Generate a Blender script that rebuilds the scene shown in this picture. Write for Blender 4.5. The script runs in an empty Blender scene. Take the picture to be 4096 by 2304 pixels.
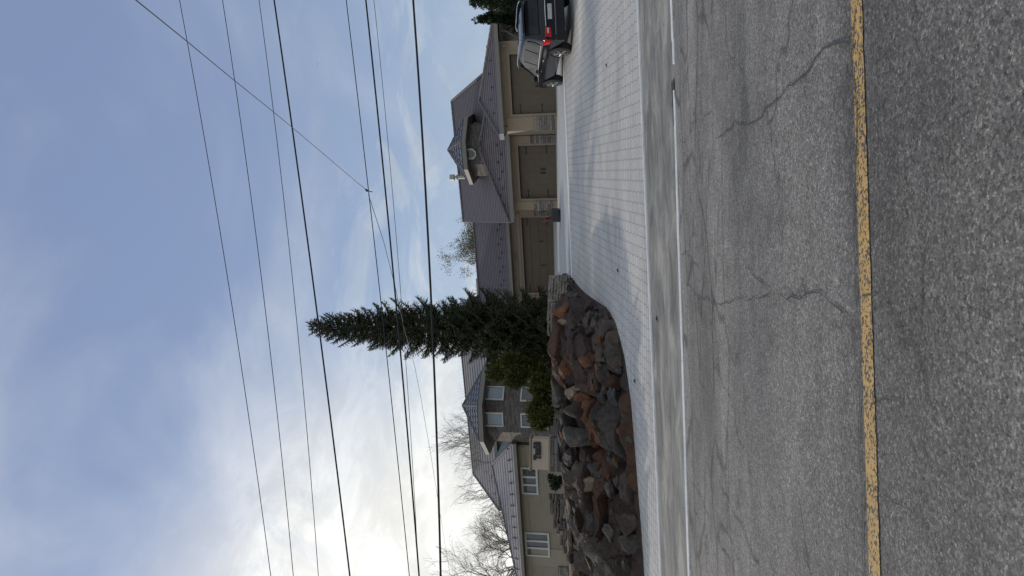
import bpy, bmesh, math, random
import numpy as np
from mathutils import Vector, Matrix, noise
R=math.radians
random.seed(7)
sc=bpy.context.scene
# ------------------------------------------------------------------ camera
F0=2650.; PITCH=R(9.03); CAMZ=1.4
fw=Vector((0,math.cos(PITCH),math.sin(PITCH))); up=Vector((0,-math.sin(PITCH),math.cos(PITCH))); rt=Vector((1,0,0))
cam=bpy.data.cameras.new('camera'); co=bpy.data.objects.new('camera',cam); sc.collection.objects.link(co)
cam.sensor_width=36; cam.lens=36*F0/4096; cam.clip_end=3000; cam.clip_start=.05
m=Matrix((( -up.x, rt.x, -fw.x,0),( -up.y, rt.y, -fw.y,0),( -up.z, rt.z, -fw.z,CAMZ),(0,0,0,1)))
co.matrix_world=m
sc.camera=co
# ------------------------------------------------------------------ world, sun, exposure
SUN_AZ=R(50); SUN_EL=R(24)      # azimuth to the left of straight ahead
sdir=Vector((-math.sin(SUN_AZ)*math.cos(SUN_EL),math.cos(SUN_AZ)*math.cos(SUN_EL),math.sin(SUN_EL)))
w=bpy.data.worlds.new("World"); sc.world=w; w.use_nodes=True
nt=w.node_tree; nt.nodes.clear(); N=nt.nodes.new; L=nt.links.new
out=N('ShaderNodeOutputWorld'); bg=N('ShaderNodeBackground'); bg.inputs['Strength'].default_value=.11
sky=N('ShaderNodeTexSky'); sky.sky_type='NISHITA'; sky.sun_disc=False; sky.sun_elevation=SUN_EL; sky.sun_rotation=-SUN_AZ
sky.air_density=1.2; sky.dust_density=.7; sky.ozone_density=2.
tc=N('ShaderNodeTexCoord')
def vdot(vec,d):
    n=N('ShaderNodeVectorMath'); n.operation='DOT_PRODUCT'; L(vec,n.inputs[0]); n.inputs[1].default_value=d; return n.outputs['Value']
def mth(op,a,b=None,c=None,clamp=False):
    n=N('ShaderNodeMath'); n.operation=op; n.use_clamp=clamp
    for i,v in enumerate((a,b,c)):
        if v is None: continue
        if isinstance(v,(int,float)): n.inputs[i].default_value=v
        else: L(v,n.inputs[i])
    return n.outputs[0]
def rng(v,a,b,c=0,d=1,sm=True):
    n=N('ShaderNodeMapRange'); n.interpolation_type='SMOOTHSTEP' if sm else 'LINEAR'; L(v,n.inputs[0])
    for i,x in enumerate((a,b,c,d)): n.inputs[i+1].default_value=x
    return n.outputs[0]
def nz(vec,scale,det=6,rough=.55,dist=0,sc3=None):
    if sc3:
        mp=N('ShaderNodeMapping'); mp.inputs['Scale'].default_value=sc3; mp.inputs['Rotation'].default_value=(0,0,0); L(vec,mp.inputs[0]); vec=mp.outputs[0]
    n=N('ShaderNodeTexNoise'); n.inputs['Scale'].default_value=scale; n.inputs['Detail'].default_value=det; n.inputs['Roughness'].default_value=rough; n.inputs['Distortion'].default_value=dist
    L(vec,n.inputs['Vector']); return n.outputs['Fac']
g=tc.outputs['Generated']
sep=N('ShaderNodeSeparateXYZ'); L(g,sep.inputs[0]); zz=sep.outputs['Z']
ds=vdot(g,sdir)
# clouds: wispy veils, a bright puffy bank low towards the sun, thin streaks low on the right
puffd=Vector((-.405,.875,.33)).normalized()
pm=mth('MULTIPLY',rng(vdot(g,puffd),.975,.9965),rng(nz(g,6.5,9,.66,.7),.42,.54))
streak=mth('MULTIPLY',rng(nz(g,4.2,6,.62,.7,(1.4,1.,3.6)),.44,.66),rng(zz,.50,.25))
veil=mth('MULTIPLY',rng(nz(g,2.2,5,.5,.8,(1,1,1.7)),.42,.74),.34)
glow=mth('MULTIPLY',rng(vdot(g,Vector((-.52,.84,.16)).normalized()),.85,.985),.85)
low=mth('MULTIPLY',mth('MULTIPLY',rng(zz,.40,.02),.6),rng(ds,.5,.95,.3,1.))
cl=mth('MAXIMUM',mth('MULTIPLY',pm,.7),mth('MULTIPLY',streak,.55))
cl=mth('MAXIMUM',cl,veil); cl=mth('MAXIMUM',cl,mth('MULTIPLY',rng(vdot(g,Vector((0,1,.25)).normalized()),.45,-.05),.9)); cl=mth('ADD',cl,mth('MULTIPLY',glow,mth('SUBTRACT',1.,cl))); cl=mth('ADD',cl,mth('MULTIPLY',low,mth('SUBTRACT',1.,cl)),clamp=True)  # includes unseen bright cloud behind the camera, added to neutralise the ambient light
# cloud brightness grows towards the sun
br=mth('MULTIPLY',rng(ds,.5,.95,5.2,8.8),rng(nz(g,9,8,.66,.6,(1,1,1.6)),.36,.64,.84,1.05))
cc=N('ShaderNodeCombineColor')
L(mth('MULTIPLY',br,rng(ds,.3,.9,.88,1.01)),cc.inputs[0]); L(mth('MULTIPLY',br,rng(ds,.3,.9,.98,1.)),cc.inputs[1]); L(mth('MULTIPLY',br,rng(ds,.3,.9,1.08,.95)),cc.inputs[2])
mx=N('ShaderNodeMix'); mx.data_type='RGBA'; L(cl,mx.inputs[0]); L(cc.outputs[0],mx.inputs[7])
hs=N('ShaderNodeHueSaturation'); hs.inputs['Saturation'].default_value=.95; hs.inputs['Value'].default_value=1.0; hs.inputs['Hue'].default_value=.495; L(sky.outputs[0],hs.inputs['Color'])
gb=N('ShaderNodeMix'); gb.data_type='RGBA'; L(mth('MULTIPLY',rng(zz,.62,.02,0,.75),rng(ds,.5,.98,.55,1.)),gb.inputs[0]); gb.inputs[6].default_value=(2.0,2.55,4.2,1); gb.inputs[7].default_value=(4.6,5.75,6.7,1)
g2=N('ShaderNodeMix'); g2.data_type='RGBA'; g2.inputs[0].default_value=.7; L(hs.outputs[0],g2.inputs[6]); L(gb.outputs[2],g2.inputs[7]); L(g2.outputs[2],mx.inputs[6])
L(mx.outputs[2],bg.inputs[0]); L(bg.outputs[0],out.inputs[0])
sl=bpy.data.lights.new('sun','SUN'); sl.energy=1.7; sl.angle=R(2.0); sl.color=(1,.9,.76)
so=bpy.data.objects.new('sun',sl); sc.collection.objects.link(so); so.rotation_euler=sdir.to_track_quat('Z','Y').to_euler()
sc.view_settings.view_transform='Standard'; sc.view_settings.look='None'; sc.view_settings.exposure=0.2; sc.view_settings.gamma=1
# ------------------------------------------------------------------ geometry helpers
CAMP=Vector((0,0,CAMZ))
def ray(x,y): return rt*((1152-y)/F0)+fw+up*((2048-x)/F0)
def P(x,y,Y):
    r=ray(x,y); return CAMP+r*(Y/r.y)
TH=R(22); FU=Vector((math.cos(TH),-math.sin(TH),0)); FB=Vector((math.sin(TH),math.cos(TH),0)); FO=Vector((7.2217,33.5,0))
def H(s,d,z): return FO+FU*s+FB*d+Vector((0,0,z))
def atd(x,y,d):
    r=ray(x,y); k=(d-(CAMP-FO).dot(FB))/r.dot(FB); q=CAMP+r*k-FO
    return q.dot(FU),q.z
BASE={}
class MB:
    def __init__(s): s.v=[];s.f=[]
    def add(s,vs,fs):
        n=len(s.v); s.v+=[Vector(v) for v in vs]; s.f+=[tuple(i+n for i in f) for f in fs]; return s
    def face(s,vs): return s.add(vs,[tuple(range(len(vs)))])
    def hexa(s,b,t): # bottom 4, top 4 (ccw from above)
        return s.add(list(b)+list(t),[(3,2,1,0),(4,5,6,7),(0,1,5,4),(1,2,6,5),(2,3,7,6),(3,0,4,7)])
    def box(s,a,b):
        (x0,y0,z0),(x1,y1,z1)=a,b
        return s.hexa([(x0,y0,z0),(x1,y0,z0),(x1,y1,z0),(x0,y1,z0)],[(x0,y0,z1),(x1,y0,z1),(x1,y1,z1),(x0,y1,z1)])
    def boxF(s,s0,s1,d0,d1,z0,z1):
        return s.hexa([H(s0,d0,z0),H(s1,d0,z0),H(s1,d1,z0),H(s0,d1,z0)],[H(s0,d0,z1),H(s1,d0,z1),H(s1,d1,z1),H(s0,d1,z1)])
    def tube(s,pts,rads,n=6,cap=True):
        pts=[Vector(p) for p in pts]
        if isinstance(rads,(int,float)): rads=[rads]*len(pts)
        base=len(s.v); 
        ref=None
        for i,p in enumerate(pts):
            t=(pts[min(i+1,len(pts)-1)]-pts[max(i-1,0)]).normalized()
            if ref is None: ref=t.orthogonal().normalized()
            a=(ref-t*ref.dot(t)).normalized(); ref=a; b=t.cross(a)
            for k in range(n):
                an=2*math.pi*k/n; s.v.append(p+(a*math.cos(an)+b*math.sin(an))*rads[i])
        for i in range(len(pts)-1):
            for k in range(n):
                k2=(k+1)%n; s.f.append((base+i*n+k,base+i*n+k2,base+(i+1)*n+k2,base+(i+1)*n+k))
        if cap and n>2:
            s.f.append(tuple(base+k for k in reversed(range(n)))); s.f.append(tuple(base+(len(pts)-1)*n+k for k in range(n)))
        return s
    def prism(s,poly,off):
        n=len(poly); off=Vector(off); a=[Vector(p) for p in poly]
        return s.add(a+[p+off for p in a],[tuple(reversed(range(n))),tuple(range(n,2*n))]+[(i,(i+1)%n,n+(i+1)%n,n+i) for i in range(n)])
    def build(s,name,mat,parent=None,smooth=False,world=True,fixn=False):
        off=BASE.get(parent.name,Vector()) if (parent and world) else Vector()
        me=bpy.data.meshes.new(name); me.from_pydata([v-off for v in s.v],[],s.f); me.update()
        if fixn:
            bm=bmesh.new(); bm.from_mesh(me); bmesh.ops.recalc_face_normals(bm,faces=bm.faces); bm.to_mesh(me); bm.free()
        if smooth: me.polygons.foreach_set('use_smooth',[True]*len(me.polygons))
        o=bpy.data.objects.new(name,me); sc.collection.objects.link(o)
        if mat: me.materials.append(mat)
        if parent:
            o.parent=parent
            BASE[o.name]=off
        return o
def tag(o,label=None,cat=None,group=None,kind=None):
    if label: o['label']=label
    if cat: o['category']=cat
    if group: o['group']=group
    if kind: o['kind']=kind
    return o
def empty(name,loc,label=None,cat=None,group=None,rot=None):
    o=bpy.data.objects.new(name,None); sc.collection.objects.link(o); o.location=loc; o.empty_display_size=.2
    if rot is not None: o.rotation_euler=rot
    BASE[o.name]=Vector(loc); return tag(o,label,cat,group)
def bevel(o,wd,seg=2):
    md=o.modifiers.new('bevel','BEVEL'); md.width=wd; md.segments=seg; md.limit_method='ANGLE'; return o
# ------------------------------------------------------------------ materials
def newmat(name):
    m=bpy.data.materials.new(name); m.use_nodes=True; t=m.node_tree; b=t.nodes['Principled BSDF']; return m,t,b
class NB:
    def __init__(s,t): s.t=t; s.tc=t.nodes.new('ShaderNodeTexCoord').outputs['Object']
    def n(s,ty,**k):
        n=s.t.nodes.new(ty)
        for a,b in k.items():
            if a in n.inputs.keys():
                if hasattr(b,'is_output') or isinstance(b,bpy.types.NodeSocket): s.t.links.new(b,n.inputs[a])
                else: n.inputs[a].default_value=b
            else: setattr(n,a,b)
        return n
    def noise(s,scale,det=4,rough=.55,vec=None,dist=0): return s.n('ShaderNodeTexNoise',Scale=scale,Detail=det,Roughness=rough,Distortion=dist,Vector=vec or s.tc).outputs['Fac']
    def mapv(s,scale=(1,1,1),rot=(0,0,0),loc=(0,0,0),vec=None):
        n=s.n('ShaderNodeMapping',Vector=vec or s.tc); n.inputs['Scale'].default_value=scale; n.inputs['Rotation'].default_value=rot; n.inputs['Location'].default_value=loc; return n.outputs[0]
    def ramp(s,f,stops):
        n=s.n('ShaderNodeValToRGB',Fac=f); e=n.color_ramp.elements
        while len(e)<len(stops): e.new(.5)
        for el,(p,c) in zip(e,stops): el.position=p; el.color=(c,c,c,1) if isinstance(c,(int,float)) else (*c,1)
        return n.outputs[0]
    def mix(s,f,a,b,bt='MIX'):
        n=s.t.nodes.new('ShaderNodeMix'); n.data_type='RGBA'; n.blend_type=bt
        for i,v in ((0,f),(6,a),(7,b)):
            if isinstance(v,bpy.types.NodeSocket): s.t.links.new(v,n.inputs[i])
            elif isinstance(v,(int,float)): n.inputs[i].default_value=v if i==0 else (v,v,v,1)
            else: n.inputs[i].default_value=(*v,1)
        return n.outputs[2]
    def math(s,op,a,b=0.,clamp=False):
        n=s.t.nodes.new('ShaderNodeMath'); n.operation=op; n.use_clamp=clamp
        for i,v in enumerate((a,b)):
            if isinstance(v,(int,float)): n.inputs[i].default_value=v
            else: s.t.links.new(v,n.inputs[i])
        return n.outputs[0]
    def bump(s,h,strength=.3,dist=.02,normal=None):
        n=s.n('ShaderNodeBump',Height=h,Strength=strength,Distance=dist)
        if normal: s.t.links.new(normal,n.inputs['Normal'])
        return n.outputs[0]
    def link(s,a,b): s.t.links.new(a,b)
def simple(name,c,rough=.7,var=.15,scale=6,bump=0,bs=30,metal=0,spec=.5):
    m,t,b=newmat(name); nb=NB(t); c=Vector(c)
    f=nb.noise(scale,5)
    col=nb.ramp(f,[(.3,tuple(c*(1-var))),(.7,tuple(c*(1+var)))])
    nb.link(col,b.inputs['Base Color']); b.inputs['Roughness'].default_value=rough; b.inputs['Metallic'].default_value=metal; b.inputs['Specular IOR Level'].default_value=spec
    if bump: nb.link(nb.bump(nb.noise(bs,5),bump,.01),b.inputs['Normal'])
    return m
def fframe(nb): # coordinates along the facade frame: x along wall, y depth, z up
    return nb.mapv(rot=(0,0,TH))
MATS={}
# asphalt
def mk_asphalt(name,base,coarse=1.,patch=.12,tint=(1,1,1.03),crk=1):
    m,t,b=newmat(name); nb=NB(t)
    v=nb.n('ShaderNodeTexVoronoi',Scale=62*coarse,Vector=nb.tc); v2=nb.n('ShaderNodeTexVoronoi',Scale=135*coarse,Vector=nb.tc)
    sep=nb.n('ShaderNodeSeparateColor',Color=v.outputs['Color']); st=sep.outputs[0]; st2=nb.n('ShaderNodeSeparateColor',Color=v2.outputs['Color']).outputs[1]
    gr=nb.math('ADD',nb.math('MULTIPLY',st,.6),nb.math('MULTIPLY',st2,.4))
    k=nb.ramp(gr,[(.0,.36),(.35,.68),(.62,1.02),(.85,1.5),(1.,2.7)])
    big=nb.ramp(nb.noise(.55,6,.62,nb.mapv(scale=(.3,1.1,1)),.4),[(.34,1-patch),(.5,1.),(.66,1+patch*.8)])
    mid=nb.ramp(nb.noise(2.6,7,.7),[(.3,.78),(.7,1.2)])
    fine=nb.ramp(nb.noise(24,6,.75),[(.3,.8),(.7,1.2)])
    pit=nb.ramp(nb.noise(38,3,.6),[(.30,.35),(.40,1.)])
    c=nb.mix(1.,tuple(Vector((base,)*3)*Vector(tint).length/3**.5) if 0 else (base*tint[0],base*tint[1],base*tint[2]),k,'MULTIPLY')
    for q in (big,mid,fine,pit): c=nb.mix(1.,c,q,'MULTIPLY')
    if crk:
        dv=nb.n('ShaderNodeVectorMath',operation='ADD'); nn=nb.n('ShaderNodeTexNoise',Scale=1.6,Detail=6,Vector=nb.tc); nb.link(nb.mapv(scale=(.3,.55,1)),dv.inputs[0])
        sc_=nb.n('ShaderNodeVectorMath',operation='SCALE',Scale=.35); nb.link(nn.outputs['Color'],sc_.inputs[0]); nb.link(sc_.outputs[0],dv.inputs[1])
        ve=nb.n('ShaderNodeTexVoronoi',feature='DISTANCE_TO_EDGE',Scale=1.,Vector=dv.outputs[0])
        ck=nb.ramp(ve.outputs['Distance'],[(0.,.45),(.006,.78),(.014,1.)])
        brk=nb.ramp(nb.noise(.8,3),[(.45,0.),(.53,1.)])
        c=nb.mix(brk,c,nb.mix(1.,c,ck,'MULTIPLY'))
        d2=nb.n('ShaderNodeVectorMath',operation='ADD'); nb.link(nb.mapv(scale=(.55,1.15,1),loc=(3,7,0)),d2.inputs[0]); nb.link(sc_.outputs[0],d2.inputs[1])
        v3=nb.n('ShaderNodeTexVoronoi',feature='DISTANCE_TO_EDGE',Scale=1.,Vector=d2.outputs[0]); c2=nb.ramp(v3.outputs['Distance'],[(0.,.42),(.025,.72),(.05,1.)])
        yy=nb.n('ShaderNodeSeparateXYZ',Vector=nb.tc).outputs['Y']
        far=nb.ramp(nb.math('DIVIDE',yy,12.),[(.5,0.),(.66,1.)]); b2=nb.math('MULTIPLY',nb.ramp(nb.noise(.6,3,vec=nb.mapv(loc=(9,2,0))),[(.36,0.),(.46,1.)]),far)
        c=nb.mix(b2,c,nb.mix(1.,c,c2,'MULTIPLY'))
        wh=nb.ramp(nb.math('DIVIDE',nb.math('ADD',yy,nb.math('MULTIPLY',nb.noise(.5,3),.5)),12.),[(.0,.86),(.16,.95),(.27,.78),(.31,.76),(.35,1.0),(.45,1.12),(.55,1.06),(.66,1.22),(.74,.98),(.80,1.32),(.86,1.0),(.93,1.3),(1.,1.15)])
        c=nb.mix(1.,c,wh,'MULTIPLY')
        st=nb.ramp(nb.noise(.9,5,.7,nb.mapv(loc=(4,4,0))),[(.30,.55),(.42,1.)])
        c=nb.mix(1.,c,st,'MULTIPLY')
    nb.link(c,b.inputs['Base Color']); b.inputs['Roughness'].default_value=.78; b.inputs['Specular IOR Level'].default_value=.35
    h=nb.math('ADD',gr,nb.math('MULTIPLY',nb.noise(26,6,.7),1.6))
    nb.link(nb.bump(h,.8,.012),b.inputs['Normal'])
    return m
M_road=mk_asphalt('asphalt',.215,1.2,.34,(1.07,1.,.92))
def mk_strip():
    m,t,b=newmat('streaked_concrete_strip'); nb=NB(t)
    a=nb.ramp(nb.noise(1.,7,.65,nb.mapv(scale=(.8,1.9,1)),.6),[(.34,(.12,.115,.108)),(.5,(.225,.215,.195)),(.64,(.37,.345,.30))])
    f=nb.ramp(nb.noise(30,6,.8),[(.3,.78),(.7,1.2)]); sp=nb.ramp(nb.noise(14,2,.5),[(.26,.3),(.30,1.)])
    c=nb.mix(1.,nb.mix(1.,a,f,'MULTIPLY'),sp,'MULTIPLY'); nb.link(c,b.inputs['Base Color']); b.inputs['Roughness'].default_value=.85; nb.link(nb.bump(nb.noise(30,6,.8),.5,.012),b.inputs['Normal']); return m
M_road2=mk_strip()
def mk_yellow():
    m,t,b=newmat('yellow_paint'); nb=NB(t)
    v=nb.n('ShaderNodeTexVoronoi',Scale=80,Vector=nb.tc); st=nb.n('ShaderNodeSeparateColor',Color=v.outputs['Color']).outputs[0]
    f=nb.math('ADD',nb.math('MULTIPLY',st,.45),nb.math('MULTIPLY',nb.noise(22,5,.75),.75))
    k=nb.ramp(nb.math('ADD',f,nb.math('MULTIPLY',nb.math('SUBTRACT',nb.noise(1.6,4),.5),.28)),[(.48,0.),(.58,1.)])
    y=nb.ramp(nb.noise(5,5),[(.3,(.48,.29,.09)),(.7,(.58,.37,.13))])
    c=nb.mix(k,(.07,.065,.06),y); nb.link(c,b.inputs['Base Color']); b.inputs['Roughness'].default_value=.7
    nb.link(nb.bump(f,.6,.01),b.inputs['Normal']); return m
M_yellow=mk_yellow()
M_crack=simple('dark_crack',(.062,.058,.054),.9,.3,20)  # plain dark tone of the crack ribbons
M_patchd=simple('broken_asphalt',(.045,.044,.044),.95,.6,30,.8,60)
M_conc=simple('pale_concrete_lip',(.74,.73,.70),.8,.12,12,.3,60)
M_curbconc=simple('concrete_border',(.62,.61,.60),.85,.14,3,.3,60)
def mk_pavers():
    m,t,b=newmat('concrete_pavers'); nb=NB(t)
    vec=nb.mapv(rot=(0,0,R(10)))
    dn=nb.n('ShaderNodeTexNoise',Scale=2.5,Detail=2,Vector=nb.tc)
    br=nb.n('ShaderNodeTexBrick',Vector=vec); br.offset=.09; br.offset_frequency=2; br.squash=1
    br.inputs['Color1'].default_value=(.56,.53,.495,1); br.inputs['Color2'].default_value=(.50,.478,.45,1); br.inputs['Mortar'].default_value=(.33,.32,.305,1)
    br.inputs['Scale'].default_value=1; br.inputs['Mortar Size'].default_value=.014; br.inputs['Mortar Smooth'].default_value=.3; br.inputs['Brick Width'].default_value=.235; br.inputs['Row Height'].default_value=.16; br.inputs['Bias'].default_value=0
    c=br.outputs['Color']
    blot=nb.ramp(nb.noise(.7,7,.68,nb.mapv(scale=(.5,1.5,1))),[(.28,.74),(.5,.98),(.72,1.12)])
    f=nb.ramp(nb.noise(9,5,.7),[(.3,.9),(.7,1.08)])
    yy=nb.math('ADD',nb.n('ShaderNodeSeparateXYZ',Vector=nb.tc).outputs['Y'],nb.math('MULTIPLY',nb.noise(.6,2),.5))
    bd=nb.ramp(nb.math('DIVIDE',nb.math('SUBTRACT',yy,14.),11.),[(.0,.0),(.12,.35),(.2,.1),(.55,.0),(.60,1.),(.68,1.),(.72,.0),(1.,.0)])  # lighter bands across the slope: sunlit strips put into the paver colour
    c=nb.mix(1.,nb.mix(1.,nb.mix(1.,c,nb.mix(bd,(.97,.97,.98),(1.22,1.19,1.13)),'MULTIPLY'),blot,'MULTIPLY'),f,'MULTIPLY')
    nb.link(c,b.inputs['Base Color']); b.inputs['Roughness'].default_value=.85
    nb.link(nb.bump(nb.math('SUBTRACT',nb.math('MULTIPLY',nb.noise(40,5),.3),br.outputs['Fac']),.5,.012),b.inputs['Normal']); return m
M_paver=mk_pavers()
M_apron=simple('apron_concrete',(.42,.425,.42),.85,.1,1.2,.2,50)
M_soil=simple('garden_soil',(.10,.075,.055),.95,.45,5,.9,25)
M_grass=simple('dry_grass',(.075,.075,.035),.95,.4,8,.9,40)
M_stucco=simple('beige_stucco',(.34,.265,.185),.9,.05,8,.25,80)
M_stuccot=simple('stucco_trim',(.32,.25,.18),.85,.05,8,.1,80)
M_door=simple('brown_garage_door',(.125,.094,.062),.6,.07,3,.05,30)
M_iron=simple('black_iron',(.015,.015,.016),.5,.2,20)
M_fascia=simple('taupe_fascia',(.22,.20,.175),.5,.06,4)
M_white=simple('white_frame',(.60,.60,.55),.5,.05,4)
M_soffit=simple('soffit',(.25,.22,.18),.8,.05,4)
def mk_siding(name,c,per=.16):
    m,t,b=newmat(name); nb=NB(t); z=nb.n('ShaderNodeSeparateXYZ',Vector=nb.tc).outputs['Z']
    fr=nb.math('FRACT',nb.math('DIVIDE',nb.math('ADD',z,50),per))
    ln=nb.ramp(fr,[(0,.45),(.09,.8),(.16,1.),(1,.97)])
    cc=nb.ramp(nb.noise(2,4),[(.3,tuple(Vector(c)*.93)),(.7,tuple(Vector(c)*1.07))])
    nb.link(nb.mix(1.,cc,ln,'MULTIPLY'),b.inputs['Base Color']); b.inputs['Roughness'].default_value=.6
    nb.link(nb.bump(fr,.6,.03),b.inputs['Normal']); return m
M_siding=mk_siding('horizontal_siding',(.33,.285,.21))
def mk_roof(name,c1,c2,per,tile=.3,lob=.5):
    m,t,b=newmat(name); nb=NB(t); sp=nb.n('ShaderNodeSeparateXYZ',Vector=fframe(nb)); z=sp.outputs['Z']
    wob=nb.math('MULTIPLY',nb.noise(7,2,vec=nb.tc),.006)
    fr=nb.math('FRACT',nb.math('DIVIDE',nb.math('ADD',z,50),per))
    ln=nb.ramp(fr,[(0,.22),(.3,.34),(.45,1.0),(.85,1.2),(1,1.35)])
    nn=nb.ramp(nb.noise(3,5,.6),[(.25,c1),(.75,c2)])
    sx=nb.math('FRACT',nb.math('DIVIDE',nb.math('ADD',sp.outputs['X'],50),tile)); vt=nb.ramp(sx,[(0,.75),(.12,1.),(.9,1.)])
    nb.link(nb.mix(1.,nn,ln,'MULTIPLY'),b.inputs['Base Color']); b.inputs['Roughness'].default_value=.6; b.inputs['Specular IOR Level'].default_value=.25
    return m
M_roof=mk_roof('metal_tile_roof',(.098,.080,.084),(.135,.115,.122),.145)
M_roofw=mk_roof('metal_tile_roof_pale',(.19,.175,.175),(.25,.235,.235),.30)
M_shingle=simple('scalloped_shingle',(.14,.14,.16),.5,.3,4)
M_cap=simple('ridge_cap',(.17,.16,.16),.8,.3,14,spec=.1)
def mk_stone(name,cols,bw,rh,msize=.012,rot=TH):
    m,t,b=newmat(name); nb=NB(t)
    g_=nb.mapv(rot=(0,0,rot)); sp=nb.n('ShaderNodeSeparateXYZ',Vector=g_)
    cmb=nb.n('ShaderNodeCombineXYZ'); nb.link(nb.math('ADD',sp.outputs['X'],sp.outputs['Y']),cmb.inputs[0]); nb.link(nb.math('ADD',sp.outputs['Z'],nb.math('MULTIPLY',nb.noise(3,2),.06)),cmb.inputs[1])
    br=nb.n('ShaderNodeTexBrick',Vector=cmb.outputs[0]); br.offset=.37; br.offset_frequency=3; br.squash=1.7; br.squash_frequency=2
    br.inputs['Color1'].default_value=(0,0,0,1); br.inputs['Color2'].default_value=(1,1,1,1); br.inputs['Mortar'].default_value=(.5,.5,.5,1)
    for k,v in (('Scale',1),('Mortar Size',msize),('Mortar Smooth',.3),('Brick Width',bw),('Row Height',rh)): br.inputs[k].default_value=v
    f=nb.math('ADD',nb.math('MULTIPLY',br.outputs['Color'],.55),nb.math('MULTIPLY',nb.noise(9,5,.7),.5))
    c=nb.ramp(f,[(.15,cols[0]),(.5,cols[1]),(.85,cols[2])])
    c=nb.mix(br.outputs['Fac'],c,tuple(Vector(cols[0])*.35))
    nb.link(c,b.inputs['Base Color']); b.inputs['Roughness'].default_value=.85
    nb.link(nb.bump(nb.math('SUBTRACT',nb.noise(14,5,.7),br.outputs['Fac']),.9,.04),b.inputs['Normal']); return m
M_stone=mk_stone('grey_stone_veneer',[(.10,.085,.075),(.22,.19,.165),(.36,.32,.27)],.55,.12,.006)
M_ledge=mk_stone('ledgestone',[(.10,.085,.075),(.17,.145,.13),(.26,.23,.21)],.35,.07,.008)
def mk_rock(name,a,b_,c_=None,scale=1.6,bump=.9):
    m,t,b=newmat(name); nb=NB(t); oi=nb.n('ShaderNodeObjectInfo')
    vv=nb.n('ShaderNodeVectorMath',operation='ADD'); nb.link(nb.tc,vv.inputs[0])
    rr=nb.math('MULTIPLY',oi.outputs['Random'],30.); cx=nb.n('ShaderNodeCombineXYZ'); nb.link(rr,cx.inputs[0]); nb.link(rr,cx.inputs[1]); nb.link(cx.outputs[0],vv.inputs[1]); v=vv.outputs[0]
    f=nb.noise(scale,8,.65,v,.6); st=[(.3,a),(.52,b_)]
    if c_: st.append((.68,c_))
    c=nb.ramp(f,st)
    fi=nb.ramp(nb.noise(scale*7,8,.8,v),[(.3,.5),(.5,.95),(.7,1.5)])
    c=nb.mix(1.,c,fi,'MULTIPLY')
    nb.link(c,b.inputs['Base Color']); b.inputs['Roughness'].default_value=.85
    mu=nb.noise(scale*3,8,.7,v,.4); nb.link(nb.bump(mu,bump,.12),b.inputs['Normal']); return m
M_rust=mk_rock('rust_stained_rock',(.045,.028,.02),(.15,.06,.026),(.24,.10,.04))
M_grey=mk_rock('grey_rock',(.036,.032,.029),(.09,.078,.066),(.17,.15,.125))
M_dark=mk_rock('dark_brown_rock',(.030,.023,.019),(.07,.052,.042),(.12,.09,.07))
M_tan=mk_rock('tan_rock',(.09,.06,.045),(.24,.165,.115),(.36,.27,.2))
M_blue=mk_rock('blue_grey_rock',(.033,.032,.033),(.07,.067,.064),(.13,.125,.115))
M_glass,_t,_b=newmat('window_glass'); _b.inputs['Base Color'].default_value=(.03,.04,.045,1); _b.inputs['Roughness'].default_value=.06; _b.inputs['Specular IOR Level'].default_value=.9
_nb=NB(_t); _nb.link(_nb.ramp(_nb.noise(1.5,3),[(.3,(.03,.035,.04)),(.7,(.075,.08,.085))]),_b.inputs['Base Color'])
M_glassb,_t,_b=newmat('sky_lit_glass'); _nb=NB(_t); _nb.link(_nb.ramp(_nb.noise(1.5,3),[(.3,(.17,.21,.25)),(.7,(.25,.30,.34))]),_b.inputs['Base Color']); _b.inputs['Roughness'].default_value=.08; _b.inputs['Specular IOR Level'].default_value=.9
def mk_leaf(name,a,b_,trans=.15,scale=3.):
    m,t,b=newmat(name); nb=NB(t)
    gi=nb.n('ShaderNodeNewGeometry').outputs['Random Per Island']
    f=nb.math('ADD',nb.math('MULTIPLY',nb.noise(scale,4),.6),nb.math('MULTIPLY',gi,.4))
    nb.link(nb.ramp(f,[(.3,a),(.75,b_)]),b.inputs['Base Color']); b.inputs['Roughness'].default_value=.6; b.inputs['Specular IOR Level'].default_value=.25
    return m
M_spruce=mk_leaf('spruce_needles',(.03,.036,.018),(.09,.10,.05))
M_junip=mk_leaf('juniper_foliage',(.035,.042,.010),(.12,.125,.028))
M_cedar=mk_leaf('cedar_foliage',(.025,.034,.018),(.06,.075,.038))
M_spring=mk_leaf('spring_leaves',(.10,.095,.035),(.20,.18,.08))
M_bark=simple('bark',(.10,.085,.07),.9,.3,8,.6,25)
M_twig=simple('bare_branch',(.30,.26,.22),.9,.2,8)  # pale tone: haze and glare put into the branch colour
M_wire=simple('black_wire',(.012,.012,.014),.5,.1,5)
M_wireg=simple('grey_wire',(.06,.055,.055),.5,.1,5)
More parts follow.
